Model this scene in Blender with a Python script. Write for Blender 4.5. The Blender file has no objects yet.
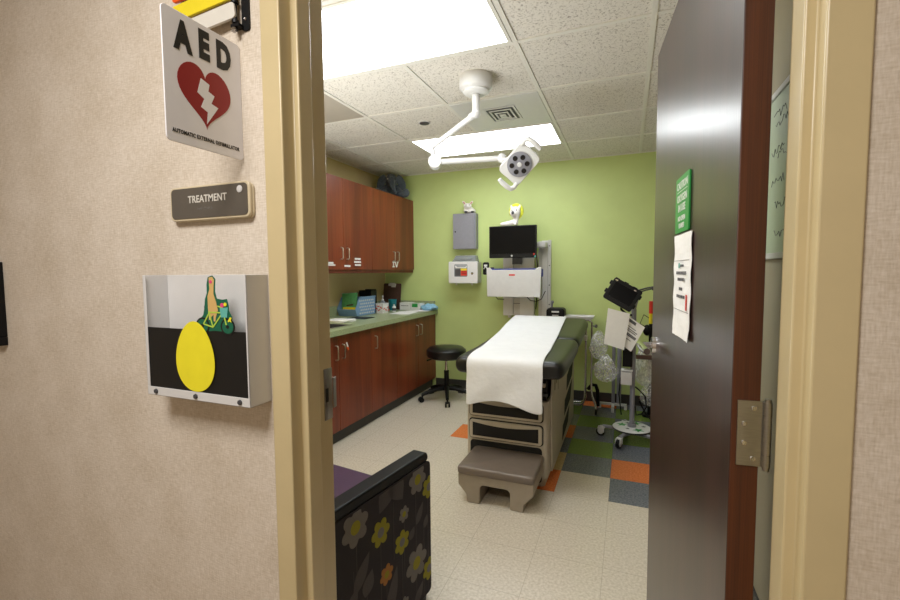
import bpy, bmesh, math, random
from mathutils import Vector, Matrix, Euler, noise as mnoise
random.seed(7)
R = math.radians
SC = bpy.context.scene
COL = SC.collection
PI = math.pi

# ------------------------------------------------------------------ materials
def lin(c):
    out = []
    for v in c:
        v = v / 255.0
        out.append(v / 12.92 if v <= 0.04045 else ((v + 0.055) / 1.055) ** 2.4)
    return tuple(out) + (1.0,)

MATS = {}
def new_mat(name):
    m = bpy.data.materials.new(name); m.use_nodes = True
    nt = m.node_tree
    b = nt.nodes['Principled BSDF']
    return m, nt, b

def mat(name, col, rough=0.5, metal=0.0, var=0.06, scale=30.0, bump=0.0, bscale=None, coat=0.0,
        alpha=1.0, trans=0.0, stretch=None, spec=None, sheen=0.0):
    """principled with a noise-driven colour variation (and optional bump)"""
    if name in MATS: return MATS[name]
    m, nt, b = new_mat(name)
    c = lin(col)
    tc = nt.nodes.new('ShaderNodeTexCoord')
    mp = nt.nodes.new('ShaderNodeMapping')
    nt.links.new(tc.outputs['Object'], mp.inputs['Vector'])
    if stretch: mp.inputs['Scale'].default_value = stretch
    n = nt.nodes.new('ShaderNodeTexNoise'); n.inputs['Scale'].default_value = scale
    n.inputs['Detail'].default_value = 4
    nt.links.new(mp.outputs['Vector'], n.inputs['Vector'])
    rp = nt.nodes.new('ShaderNodeValToRGB')
    rp.color_ramp.elements[0].position = 0.3; rp.color_ramp.elements[1].position = 0.7
    rp.color_ramp.elements[0].color = tuple(max(0, v * (1 - var)) for v in c[:3]) + (1,)
    rp.color_ramp.elements[1].color = tuple(min(1, v * (1 + var)) for v in c[:3]) + (1,)
    nt.links.new(n.outputs['Fac'], rp.inputs['Fac'])
    nt.links.new(rp.outputs['Color'], b.inputs['Base Color'])
    b.inputs['Roughness'].default_value = rough
    b.inputs['Metallic'].default_value = metal
    if coat: b.inputs['Coat Weight'].default_value = coat
    if spec is not None: b.inputs['Specular IOR Level'].default_value = spec
    if sheen: b.inputs['Sheen Weight'].default_value = sheen
    b.inputs['Alpha'].default_value = alpha
    b.inputs['Transmission Weight'].default_value = trans
    if bump:
        n2 = nt.nodes.new('ShaderNodeTexNoise'); n2.inputs['Scale'].default_value = bscale or scale * 3
        n2.inputs['Detail'].default_value = 3
        nt.links.new(mp.outputs['Vector'], n2.inputs['Vector'])
        bp = nt.nodes.new('ShaderNodeBump'); bp.inputs['Strength'].default_value = bump
        bp.inputs['Distance'].default_value = 0.004
        nt.links.new(n2.outputs['Fac'], bp.inputs['Height'])
        nt.links.new(bp.outputs['Normal'], b.inputs['Normal'])
    MATS[name] = m
    return m

def wallpaper():
    m, nt, b = new_mat('woven wallpaper')
    tc = nt.nodes.new('ShaderNodeTexCoord')
    def nz(sc, st, det=3):
        mp = nt.nodes.new('ShaderNodeMapping'); mp.inputs['Scale'].default_value = st
        nt.links.new(tc.outputs['Object'], mp.inputs['Vector'])
        n = nt.nodes.new('ShaderNodeTexNoise'); n.inputs['Scale'].default_value = sc; n.inputs['Detail'].default_value = det
        nt.links.new(mp.outputs['Vector'], n.inputs['Vector']); return n
    a = nz(60, (1, 1, 6)); c = nz(60, (6, 1, 1)); d = nz(7, (1, 1, 1), 5)
    m1 = nt.nodes.new('ShaderNodeMath'); m1.operation = 'ADD'
    nt.links.new(a.outputs['Fac'], m1.inputs[0]); nt.links.new(c.outputs['Fac'], m1.inputs[1])
    m2 = nt.nodes.new('ShaderNodeMath'); m2.operation = 'MULTIPLY_ADD'; m2.inputs[1].default_value = 0.36
    nt.links.new(m1.outputs[0], m2.inputs[0])
    m3 = nt.nodes.new('ShaderNodeMath'); m3.operation = 'MULTIPLY'; m3.inputs[1].default_value = 0.28
    nt.links.new(d.outputs['Fac'], m3.inputs[0]); nt.links.new(m3.outputs[0], m2.inputs[2])
    rp = nt.nodes.new('ShaderNodeValToRGB')
    rp.color_ramp.elements[0].position = 0.36; rp.color_ramp.elements[0].color = lin((190, 176, 156))
    rp.color_ramp.elements[1].position = 0.64; rp.color_ramp.elements[1].color = lin((221, 211, 198))
    nt.links.new(m2.outputs[0], rp.inputs['Fac'])
    nt.links.new(rp.outputs['Color'], b.inputs['Base Color'])
    b.inputs['Roughness'].default_value = 0.62
    bp = nt.nodes.new('ShaderNodeBump'); bp.inputs['Strength'].default_value = 0.25; bp.inputs['Distance'].default_value = 0.002
    nt.links.new(m1.outputs[0], bp.inputs['Height']); nt.links.new(bp.outputs['Normal'], b.inputs['Normal'])
    return m

def wood(name, dark, light, rough, scale=1.0, coat=0.0, grain=(9, 9, 0.55), bump=0.0):
    m, nt, b = new_mat(name)
    tc = nt.nodes.new('ShaderNodeTexCoord')
    mp = nt.nodes.new('ShaderNodeMapping'); mp.inputs['Scale'].default_value = grain
    nt.links.new(tc.outputs['Object'], mp.inputs['Vector'])
    n = nt.nodes.new('ShaderNodeTexNoise'); n.inputs['Scale'].default_value = scale; n.inputs['Detail'].default_value = 6
    n.inputs['Distortion'].default_value = 0.6
    nt.links.new(mp.outputs['Vector'], n.inputs['Vector'])
    mp2 = nt.nodes.new('ShaderNodeMapping'); mp2.inputs['Scale'].default_value = (grain[0] * 18, grain[1] * 18, grain[2] * 5)
    nt.links.new(tc.outputs['Object'], mp2.inputs['Vector'])
    n2 = nt.nodes.new('ShaderNodeTexNoise'); n2.inputs['Scale'].default_value = scale; n2.inputs['Detail'].default_value = 3
    nt.links.new(mp2.outputs['Vector'], n2.inputs['Vector'])
    ad = nt.nodes.new('ShaderNodeMath'); ad.operation = 'MULTIPLY_ADD'; ad.inputs[1].default_value = 0.35
    nt.links.new(n2.outputs['Fac'], ad.inputs[0])
    sc = nt.nodes.new('ShaderNodeMath'); sc.operation = 'MULTIPLY'; sc.inputs[1].default_value = 0.65
    nt.links.new(n.outputs['Fac'], sc.inputs[0]); nt.links.new(sc.outputs[0], ad.inputs[2])
    rp = nt.nodes.new('ShaderNodeValToRGB')
    rp.color_ramp.elements[0].position = 0.36; rp.color_ramp.elements[0].color = lin(dark)
    rp.color_ramp.elements[1].position = 0.66; rp.color_ramp.elements[1].color = lin(light)
    nt.links.new(ad.outputs[0], rp.inputs['Fac']); nt.links.new(rp.outputs['Color'], b.inputs['Base Color'])
    b.inputs['Roughness'].default_value = rough
    if coat:
        b.inputs['Coat Weight'].default_value = coat; b.inputs['Coat Roughness'].default_value = 0.22
    if bump:
        bp = nt.nodes.new('ShaderNodeBump'); bp.inputs['Strength'].default_value = bump; bp.inputs['Distance'].default_value = 0.001
        nt.links.new(n2.outputs['Fac'], bp.inputs['Height']); nt.links.new(bp.outputs['Normal'], b.inputs['Normal'])
    return m

def fissured_tile():
    m, nt, b = new_mat('fissured ceiling tile')
    tc = nt.nodes.new('ShaderNodeTexCoord')
    n0 = nt.nodes.new('ShaderNodeTexNoise'); n0.inputs['Scale'].default_value = 40
    nt.links.new(tc.outputs['Object'], n0.inputs['Vector'])
    mx = nt.nodes.new('ShaderNodeMix'); mx.data_type = 'VECTOR'; mx.inputs['Factor'].default_value = 0.03
    nt.links.new(tc.outputs['Object'], mx.inputs[4]); nt.links.new(n0.outputs['Color'], mx.inputs[5])
    n = nt.nodes.new('ShaderNodeTexNoise'); n.inputs['Scale'].default_value = 125; n.inputs['Detail'].default_value = 2
    nt.links.new(mx.outputs[1], n.inputs['Vector'])
    rp = nt.nodes.new('ShaderNodeValToRGB')
    e = rp.color_ramp.elements
    e[0].position = 0.33; e[0].color = lin((156, 148, 138))
    e[1].position = 0.45; e[1].color = lin((222, 217, 209))
    nt.links.new(n.outputs['Fac'], rp.inputs['Fac']); nt.links.new(rp.outputs['Color'], b.inputs['Base Color'])
    b.inputs['Roughness'].default_value = 0.9
    bp = nt.nodes.new('ShaderNodeBump'); bp.inputs['Strength'].default_value = 0.4; bp.inputs['Distance'].default_value = 0.003
    nt.links.new(n.outputs['Fac'], bp.inputs['Height']); nt.links.new(bp.outputs['Normal'], b.inputs['Normal'])
    return m

FX0, FY0, FT = -0.3867, 2.6027, 0.3048
def floor_tile(name, c1, c2, rough=0.26, seam=1.0):
    """vinyl tile: mottled colour with hairline seams every 12 inches"""
    m, nt, b = new_mat(name)
    tc = nt.nodes.new('ShaderNodeTexCoord')
    n = nt.nodes.new('ShaderNodeTexNoise'); n.inputs['Scale'].default_value = 90; n.inputs['Detail'].default_value = 4
    nt.links.new(tc.outputs['Object'], n.inputs['Vector'])
    rp = nt.nodes.new('ShaderNodeValToRGB')
    rp.color_ramp.elements[0].position = 0.35; rp.color_ramp.elements[0].color = lin(c1)
    rp.color_ramp.elements[1].position = 0.65; rp.color_ramp.elements[1].color = lin(c2)
    nt.links.new(n.outputs['Fac'], rp.inputs['Fac'])
    sx = nt.nodes.new('ShaderNodeSeparateXYZ'); nt.links.new(tc.outputs['Object'], sx.inputs[0])
    def seamf(out, off):
        a = nt.nodes.new('ShaderNodeMath'); a.operation = 'SUBTRACT'; a.inputs[1].default_value = off
        nt.links.new(out, a.inputs[0])
        d = nt.nodes.new('ShaderNodeMath'); d.operation = 'PINGPONG'; d.inputs[1].default_value = FT / 2
        nt.links.new(a.outputs[0], d.inputs[0])
        l = nt.nodes.new('ShaderNodeMath'); l.operation = 'LESS_THAN'; l.inputs[1].default_value = 0.0011
        nt.links.new(d.outputs[0], l.inputs[0]); return l.outputs[0]
    mx = nt.nodes.new('ShaderNodeMath'); mx.operation = 'MAXIMUM'
    nt.links.new(seamf(sx.outputs['X'], FX0), mx.inputs[0]); nt.links.new(seamf(sx.outputs['Y'], FY0), mx.inputs[1])
    mc = nt.nodes.new('ShaderNodeMix'); mc.data_type = 'RGBA'
    nt.links.new(mx.outputs[0], mc.inputs['Factor']); nt.links.new(rp.outputs['Color'], mc.inputs[6])
    mc.inputs[7].default_value = tuple(v * seam * 0.8 for v in lin(c1)[:3]) + (1,)
    nt.links.new(mc.outputs[2], b.inputs['Base Color'])
    b.inputs['Roughness'].default_value = rough
    return m

def emit(name, col, strength):
    m, nt, b = new_mat(name)
    n = nt.nodes.new('ShaderNodeTexNoise'); n.inputs['Scale'].default_value = 400
    rp = nt.nodes.new('ShaderNodeValToRGB')
    rp.color_ramp.elements[0].color = tuple(v * .95 for v in col) + (1,); rp.color_ramp.elements[1].color = col + (1,)
    nt.links.new(n.outputs['Fac'], rp.inputs['Fac'])
    nt.links.new(rp.outputs['Color'], b.inputs['Emission Color'])
    b.inputs['Emission Strength'].default_value = strength
    b.inputs['Base Color'].default_value = (.9, .9, .9, 1)
    return m

M = dict(
    paper_wall=wallpaper(),
    cream_wall=mat('cream wall paint', (205, 186, 138), .6, var=.03, scale=6, bump=.08, bscale=250),
    green_wall=mat('lime green wall paint', (192, 209, 134), .55, var=.03, scale=5, bump=.08, bscale=250),
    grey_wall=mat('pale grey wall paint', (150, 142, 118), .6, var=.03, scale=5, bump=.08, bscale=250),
    ctile=fissured_tile(),
    cpanel=mat('plain grey ceiling panel', (168, 160, 148), .6, var=.02),
    tbar=mat('painted ceiling grid', (222, 219, 212), .45, var=.03),
    frame=mat('cream gloss door frame paint', (199, 182, 140), .32, var=.03, scale=12, bump=.05, bscale=120),
    door=wood('dark walnut door veneer', (32, 15, 13), (58, 32, 28), .34, coat=.28, grain=(30, 14, .7), bump=.15),
    dooredge=wood('red brown door edge', (58, 26, 12), (92, 46, 20), .45, grain=(30, 30, .8)),
    cherry=wood('cherry cabinet laminate', (92, 32, 14), (134, 58, 28), .38, grain=(8, 8, .45)),
    cherrydark=wood('cherry cabinet box', (80, 30, 14), (106, 44, 22), .45, grain=(8, 8, .45)),
    beige=floor_tile('beige vinyl tile', (190, 180, 162), (212, 203, 188)),
    tan=floor_tile('tan vinyl tile', (176, 152, 108), (198, 176, 132)),
    gray=floor_tile('slate grey vinyl tile', (84, 88, 96), (118, 122, 130)),
    green=floor_tile('green vinyl tile', (86, 108, 44), (112, 134, 62)),
    orange=floor_tile('orange vinyl tile', (196, 100, 48), (220, 124, 70)),
    hallfloor=floor_tile('hall vinyl tile', (150, 132, 108), (176, 158, 132)),
    base=mat('charcoal rubber baseboard', (48, 46, 44), .5),
    white=mat('white plastic', (220, 220, 220), .35, var=.02),
    whitem=mat('white painted metal', (208, 207, 206), .32, var=.02),
    offwhite=mat('off white plastic', (208, 204, 194), .4, var=.03),
    black=mat('black plastic', (10, 10, 12), .45, var=.1, spec=.22),
    screen=mat('dark monitor glass', (6, 6, 8), .3, var=.02, spec=.08),
    vinyl=mat('black upholstery vinyl', (16, 17, 18), .34, var=.1, bump=.12, bscale=160),
    grey=mat('mid grey painted metal', (134, 134, 142), .45, var=.04),
    greyd=mat('dark grey plastic', (62, 62, 66), .45, var=.05),
    lgrey=mat('light grey plastic', (204, 203, 202), .4, var=.03),
    steel=mat('brushed steel', (170, 168, 162), .34, metal=1.0, var=.08, scale=60, stretch=(1, 1, 12)),
    nickel=mat('satin nickel', (178, 172, 160), .3, metal=1.0, var=.05),
    chrome=mat('polished chrome', (205, 205, 208), .12, metal=1.0, var=.03),
    cream=mat('cream moulded plastic', (178, 169, 153), .42, var=.04, scale=14),
    taupe=mat('taupe step cover', (112, 100, 90), .42, var=.05, bump=.12, bscale=300),
    taupeb=mat('taupe step moulding', (150, 139, 124), .45, var=.04),
    hollow=mat('black recess', (5, 5, 5), .7, var=.1),
    paper=mat('white exam table paper', (228, 229, 232), .75, var=.02, scale=12, bump=.7, bscale=28),
    sheet=mat('white printed sheet', (240, 240, 240), .6, var=.02),
    counter=mat('speckled green laminate', (150, 162, 124), .32, var=.34, scale=140),
    blue=mat('light blue plastic bin', (112, 146, 184), .42, var=.05),
    blued=mat('royal blue plastic', (34, 52, 138), .4),
    bluewrap=mat('pale blue crumpled drape', (136, 188, 220), .6, var=.18, scale=60, bump=.6, bscale=50),
    teal=mat('teal plastic cup', (24, 120, 132), .35),
    greenp=mat('green package', (78, 150, 92), .5, var=.2, scale=40),
    greensign=mat('green safety sign plastic', (30, 142, 62), .35, var=.03),
    yellow=mat('yellow decal', (232, 220, 40), .45, var=.03),
    yellowp=mat('yellow plastic', (226, 206, 36), .4, var=.03),
    orangep=mat('orange plastic', (226, 84, 22), .4, var=.03),
    red=mat('dark red sign print', (140, 16, 18), .45, var=.04),
    redp=mat('red plastic', (206, 42, 30), .4, var=.04),
    ink=mat('black print', (10, 10, 10), .5),
    inkg=mat('grey print', (92, 92, 96), .6),
    signwhite=mat('white sign plastic', (228, 227, 230), .35, var=.02),
    plaque=mat('dark taupe plaque', (88, 82, 74), .4, var=.05),
    plaqueframe=mat('beige plaque border', (202, 188, 158), .35, var=.04),
    brown=mat('dark brown hardboard', (72, 48, 40), .55, var=.1),
    fabric=mat('dark plum floral fabric', (34, 28, 33), .85, var=.12, scale=200, sheen=.0, bump=.2, bscale=500),
    flower=mat('grey flower print', (112, 107, 103), .85, var=.06, scale=200),
    leaf=mat('taupe leaf print', (72, 66, 67), .85, var=.08, scale=200),
    flowery=mat('yellow flower print', (140, 134, 28), .85, var=.08, scale=200),
    flowero=mat('orange flower print', (160, 106, 48), .85, var=.08, scale=200),
    purple=mat('purple seat vinyl', (62, 34, 64), .55, var=.08, bump=.1),
    plushgrey=mat('slate grey plush', (70, 78, 86), .95, var=.35, scale=70, bump=1.0, bscale=120, sheen=.3),
    plushwhite=mat('white plush', (226, 222, 218), .95, var=.08, scale=70, bump=.7, bscale=130),
    plushyellow=mat('yellow green plush mane', (206, 210, 60), .95, var=.15, scale=60, bump=.7, bscale=130),
    pink=mat('pink ear lining', (206, 150, 140), .9, var=.1),
    tan_d=mat('tan decal', (204, 168, 104), .5, var=.04),
    green_d=mat('dark green decal', (14, 92, 66), .5, var=.04),
    lime_d=mat('lime decal line', (170, 200, 70), .5, var=.04),
    teal_d=mat('pale teal decal', (92, 172, 160), .5, var=.04),
    pink_d=mat('pink decal', (214, 72, 120), .5, var=.04),
    panelw=emit('lit fluorescent diffuser', (.94, .98, 1.0), 8.5),
    led=mat('clear lamp lens', (30, 30, 32), .15, var=.1),
    poster=mat('pale green whiteboard', (176, 190, 164), .4, var=.03),
)

def clear_plastic(name, tint, fac):
    m, nt, b = new_mat(name)
    out = nt.nodes['Material Output']
    b.inputs['Base Color'].default_value = lin(tint); b.inputs['Roughness'].default_value = .18
    t = nt.nodes.new('ShaderNodeBsdfTransparent')
    n = nt.nodes.new('ShaderNodeTexNoise'); n.inputs['Scale'].default_value = 13; n.inputs['Detail'].default_value = 2
    mr = nt.nodes.new('ShaderNodeMapRange'); mr.inputs[1].default_value = .35; mr.inputs[2].default_value = .7
    mr.inputs[3].default_value = fac - .18; mr.inputs[4].default_value = min(1, fac + .25)
    nt.links.new(n.outputs['Fac'], mr.inputs[0])
    mx = nt.nodes.new('ShaderNodeMixShader')
    nt.links.new(mr.outputs[0], mx.inputs[0]); nt.links.new(t.outputs[0], mx.inputs[1]); nt.links.new(b.outputs[0], mx.inputs[2])
    nt.links.new(mx.outputs[0], out.inputs['Surface'])
    return m
M['bag'] = clear_plastic('clear crinkled plastic bag', (240, 240, 240), .27)
M['bag2'] = clear_plastic('cloudy plastic bag', (226, 226, 222), .45)
def acrylic():
    m, nt, b = new_mat('clear acrylic')
    out = nt.nodes['Material Output']; b.inputs['Roughness'].default_value = .08; b.inputs['Base Color'].default_value = lin((230, 230, 230))
    t = nt.nodes.new('ShaderNodeBsdfTransparent'); mx = nt.nodes.new('ShaderNodeMixShader'); lw = nt.nodes.new('ShaderNodeLayerWeight'); lw.inputs[0].default_value = .12
    nt.links.new(lw.outputs['Fresnel'], mx.inputs[0]); nt.links.new(t.outputs[0], mx.inputs[1]); nt.links.new(b.outputs[0], mx.inputs[2]); nt.links.new(mx.outputs[0], out.inputs['Surface'])
    return m
M['acrylic'] = acrylic()
M['smoke'] = mat('smoky clear plastic', (160, 166, 170), .15, alpha=.55)
M['tub'] = clear_plastic('frosted tub', (236, 234, 234), .82)

# ------------------------------------------------------------------ mesh builder
def rotm(rx=0, ry=0, rz=0):
    return Euler((R(rx), R(ry), R(rz))).to_matrix().to_4x4()

class MB:
    def __init__(s): s.bm = bmesh.new(); s.mats = []; s.cur = 0
    def mat(s, m):
        if not s.mats and len(s.bm.faces): s.mats.append(None)
        if m not in s.mats: s.mats.append(m)
        s.cur = s.mats.index(m); return s
    def _tag(s, faces):
        for f in faces: f.material_index = s.cur
    def box(s, c, d, rot=None, bev=0.0, seg=2):
        r = bmesh.ops.create_cube(s.bm, size=1.0)
        vs = r['verts']
        mt = Matrix.Translation(Vector(c)) @ (rot if rot is not None else Matrix()) @ Matrix.Diagonal((d[0], d[1], d[2], 1))
        bmesh.ops.transform(s.bm, matrix=mt, verts=vs)
        fs = set(f for v in vs for f in v.link_faces); s._tag(fs)
        if bev:
            es = list(set(e for v in vs for e in v.link_edges))
            rr = bmesh.ops.bevel(s.bm, geom=es, offset=bev, segments=seg, affect='EDGES', profile=.5)
            s._tag(rr['faces'])
        return s
    def span(s, a, b, bev=0.0, seg=2):
        return s.box([(a[i] + b[i]) / 2 for i in range(3)], [abs(b[i] - a[i]) for i in range(3)], bev=bev, seg=seg)
    def cyl(s, p0, p1, r, r2=None, seg=20, caps=True):
        p0 = Vector(p0); p1 = Vector(p1); d = p1 - p0
        q = d.to_track_quat('Z', 'Y').to_matrix().to_4x4()
        rr = bmesh.ops.create_cone(s.bm, cap_ends=caps, segments=seg, radius1=r, radius2=r if r2 is None else r2, depth=d.length)
        bmesh.ops.transform(s.bm, matrix=Matrix.Translation((p0 + p1) / 2) @ q, verts=rr['verts'])
        s._tag(set(f for v in rr['verts'] for f in v.link_faces)); return s
    def sph(s, c, r, rot=None, u=20, v=12):
        if not hasattr(r, '__len__'): r = (r, r, r)
        rr = bmesh.ops.create_uvsphere(s.bm, u_segments=u, v_segments=v, radius=1)
        bmesh.ops.transform(s.bm, matrix=Matrix.Translation(Vector(c)) @ (rot if rot is not None else Matrix()) @ Matrix.Diagonal((r[0], r[1], r[2], 1)), verts=rr['verts'])
        s._tag(set(f for v_ in rr['verts'] for f in v_.link_faces)); return s
    def rings(s, rings, closed=True, cap=True):
        """loft a list of rings (lists of points)"""
        vr = [[s.bm.verts.new(p) for p in ring] for ring in rings]
        n = len(vr[0]); fs = []
        for a, b in zip(vr[:-1], vr[1:]):
            for i in range(n if closed else n - 1):
                j = (i + 1) % n
                fs.append(s.bm.faces.new((a[i], a[j], b[j], b[i])))
        if cap and closed:
            fs.append(s.bm.faces.new(list(reversed(vr[0])))); fs.append(s.bm.faces.new(vr[-1]))
        s._tag(fs); return s
    def lathe(s, prof, c=(0, 0, 0), rot=None, seg=28, cap=True):
        mt = Matrix.Translation(Vector(c)) @ (rot if rot is not None else Matrix())
        return s.rings([[mt @ Vector((r * math.cos(2 * PI * k / seg), r * math.sin(2 * PI * k / seg), z)) for k in range(seg)] for r, z in prof], cap=cap)
    def tube(s, pts, r, seg=10):
        pts = [Vector(p) for p in pts]
        rs = r if hasattr(r, '__len__') else [r] * len(pts)
        rings = []; up = None
        for i, p in enumerate(pts):
            if i == 0: t = pts[1] - p
            elif i == len(pts) - 1: t = p - pts[i - 1]
            else: t = (pts[i + 1] - p).normalized() + (p - pts[i - 1]).normalized()
            t.normalize()
            if up is None:
                up = Vector((0, 0, 1)) if abs(t.z) < .9 else Vector((1, 0, 0))
            x = up.cross(t).normalized(); y = t.cross(x).normalized(); up = y
            rings.append([p + rs[i] * (math.cos(2 * PI * k / seg) * x + math.sin(2 * PI * k / seg) * y) for k in range(seg)])
        return s.rings(rings)
    def prism(s, poly, h, mt=None):
        """polygon in local XY extruded from z=0 to z=h"""
        mt = mt if mt is not None else Matrix()
        a = [s.bm.verts.new(mt @ Vector((p[0], p[1], 0))) for p in poly]
        b = [s.bm.verts.new(mt @ Vector((p[0], p[1], h))) for p in poly]
        n = len(poly); fs = [s.bm.faces.new(list(reversed(a))), s.bm.faces.new(b)]
        for i in range(n):
            j = (i + 1) % n; fs.append(s.bm.faces.new((a[i], a[j], b[j], b[i])))
        s._tag(fs); return s
    def face(s, pts):
        f = s.bm.faces.new([s.bm.verts.new(p) for p in pts]); s._tag([f]); return s
    def build(s, name, m=None, parent=None, loc=(0, 0, 0), rot=(0, 0, 0), bevel=0, seg=2, subsurf=0, smooth=True, angle=38, solid=0, fixn=True, remesh=0, disp=0):
        me = bpy.data.meshes.new(name)
        if fixn: bmesh.ops.recalc_face_normals(s.bm, faces=s.bm.faces[:])
        s.bm.to_mesh(me); s.bm.free()
        o = bpy.data.objects.new(name, me); COL.objects.link(o)
        if s.mats:
            for mm in s.mats: me.materials.append(mm or m)
        else: me.materials.append(m)
        if smooth:
            me.polygons.foreach_set('use_smooth', [True] * len(me.polygons))
            if not subsurf and not remesh: me.set_sharp_from_angle(angle=R(angle))
        if remesh:
            md = o.modifiers.new('remesh', 'REMESH'); md.mode = 'VOXEL'; md.voxel_size = remesh; md.use_smooth_shade = True
            sm = o.modifiers.new('smooth', 'SMOOTH'); sm.iterations = 6; sm.factor = .6
        if disp:
            tx = bpy.data.textures.new(name + ' fur', 'CLOUDS'); tx.noise_scale = .012
            dm = o.modifiers.new('displace', 'DISPLACE'); dm.texture = tx; dm.strength = disp; dm.texture_coords = 'LOCAL'
        if solid:
            md = o.modifiers.new('solid', 'SOLIDIFY'); md.thickness = solid; md.offset = 0
        if bevel:
            md = o.modifiers.new('bevel', 'BEVEL'); md.width = bevel; md.segments = seg; md.limit_method = 'ANGLE'; md.angle_limit = R(35)
            md.harden_normals = False
        if subsurf:
            md = o.modifiers.new('sub', 'SUBSURF'); md.levels = subsurf; md.render_levels = subsurf
        if parent is not None: o.parent = parent
        o.location = loc; o.rotation_euler = rot
        return o

def thing(name, label, cat, loc=(0, 0, 0), rot=(0, 0, 0), group=None):
    o = bpy.data.objects.new(name, None); COL.objects.link(o)
    o.empty_display_size = .05
    o.location = loc; o.rotation_euler = rot
    o['label'] = label; o['category'] = cat
    if group: o['group'] = group
    return o
def tag(o, label, cat, group=None):
    o['label'] = label; o['category'] = cat
    if group: o['group'] = group
    return o
def struct(o): o['kind'] = 'structure'; return o
def lab(o, l): o['label'] = l; return o
def copy_tree(o, parent=None):
    c = o.copy(); COL.objects.link(c)
    if parent is not None: c.parent = parent
    for ch in list(o.children): copy_tree(ch, c)
    return c

def text_mesh(body, size, bold=0.0, depth=.0006, align='CENTER', spacing=1.0, xs=1.0):
    cu = bpy.data.curves.new('t', 'FONT'); cu.body = body; cu.size = size; cu.align_x = align; cu.align_y = 'CENTER'
    cu.offset = bold; cu.extrude = depth; cu.space_character = spacing; cu.resolution_u = 3
    t = bpy.data.objects.new('t', cu); COL.objects.link(t)
    bpy.context.view_layer.update()
    dg = bpy.context.evaluated_depsgraph_get()
    me = bpy.data.meshes.new_from_object(t.evaluated_get(dg))
    bpy.data.objects.remove(t); bpy.data.curves.remove(cu)
    if xs != 1.0: me.transform(Matrix.Diagonal((xs, 1, 1, 1)))
    return me
def add_text(mb, body, size, mt, **kw):
    """append lettering (local XY) to builder under matrix mt"""
    me = text_mesh(body, size, **kw); me.transform(mt)
    n0 = len(mb.bm.faces); mb.bm.from_mesh(me); mb.bm.faces.ensure_lookup_table()
    for f in mb.bm.faces[n0:]: f.material_index = mb.cur
    bpy.data.meshes.remove(me); return mb
# local frame helper: XY plane of a drawing stood up to face -Y
FACE = rotm(90, 0, 0)         # (x,y) -> (x,z), normal -Y
def facing(origin, rz=0.0, tilt=0.0):
    return Matrix.Translation(Vector(origin)) @ rotm(0, 0, rz) @ rotm(90 + tilt, 0, 0)
def rrect(x0, y0, x1, y1, r, n=4):
    pts = []
    for cx, cy, a0 in ((x1 - r, y0 + r, -90), (x1 - r, y1 - r, 0), (x0 + r, y1 - r, 90), (x0 + r, y0 + r, 180)):
        for k in range(n + 1):
            a = R(a0 + 90 * k / n); pts.append((cx + r * math.cos(a), cy + r * math.sin(a)))
    return pts

# ------------------------------------------------------------------ camera
f_px, yaw, pitch, roll, CZ = 442.3182, 0.3821, 0.0638, -0.0077, 1.3147
cyw, syw, cp, sp = math.cos(yaw), math.sin(yaw), math.cos(pitch), math.sin(pitch)
fw = Vector((-syw * cp, cyw * cp, -sp)); r0 = Vector((cyw, syw, 0)); u0 = r0.cross(fw)
rr = math.cos(roll) * r0 + math.sin(roll) * u0; uu = rr.cross(fw)
cam = bpy.data.cameras.new('camera'); cam.sensor_width = 36; cam.lens = f_px / 900 * 36; cam.clip_start = .02
co = bpy.data.objects.new('camera', cam); COL.objects.link(co)
co.matrix_world = Matrix(((rr.x, uu.x, -fw.x, 0), (rr.y, uu.y, -fw.y, 0), (rr.z, uu.z, -fw.z, CZ), (0, 0, 0, 1)))
SC.camera = co

# ------------------------------------------------------------------ room shell
H = 2.421
XL, XR, YB = -2.68, 0.47, 4.605
YF0, YF1 = .7526, .888        # partition faces (hall side / room side)
HX0, HX1, HY = -3.2, 1.9, -1.35   # hall extents
JX0, JX1, JZ = -.676, .238, 2.10  # clear opening

def build_floor():
    mb = MB()
    colors = {}
    def put(c, r, m): colors[(c, r)] = m
    for r_, m in enumerate(['beige', 'gray', 'green', 'gray', 'green', 'gray', 'orange']): put(0, r_, m)
    for r_, m in enumerate(['gray', 'orange', 'gray', 'green', 'gray', 'green', 'gray']): put(1, r_, m)
    for r_, m in enumerate(['orange', 'tan', 'gray', 'orange', 'gray', 'green', 'gray']): put(-1, r_, m)
    for r_, m in enumerate(['beige', 'orange', 'gray', 'green', 'gray', 'gray', 'beige']): put(2, r_, m)
    for r_, m in enumerate(['beige', 'beige', 'tan', 'beige', 'beige', 'beige', 'beige']): put(-2, r_, m)
    put(-3, 2, 'orange')
    c0, c1 = -10, 8; rr0, rr1 = -14, 8
    verts = {}
    for c in range(c0, c1 + 1):
        for r_ in range(rr0, rr1 + 1):
            verts[(c, r_)] = mb.bm.verts.new((FX0 + c * FT, FY0 + r_ * FT, 0))
    for c in range(c0, c1):
        for r_ in range(rr0, rr1):
            yc = FY0 + (r_ + .5) * FT
            mb.mat(M[colors.get((c, r_), 'beige' if yc > .75 else 'hallfloor')])
            f = mb.bm.faces.new((verts[(c, r_)], verts[(c + 1, r_)], verts[(c + 1, r_ + 1)], verts[(c, r_ + 1)]))
            f.material_index = mb.cur
    struct(mb.build('floor', fixn=False))
build_floor()

def quad_wall(name, m, a, b):
    mb = MB(); mb.span(a, b); return struct(mb.build(name, m, smooth=False))
quad_wall('wall_back', M['green_wall'], (XL - .1, YB, 0), (XR + .1, YB + .1, H + .1))
quad_wall('wall_left', M['cream_wall'], (XL - .1, YF1, 0), (XL, YB, H + .1))
quad_wall('wall_right', M['grey_wall'], (XR, YF1, 0), (XR + .1, YB, H + .1))
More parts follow.
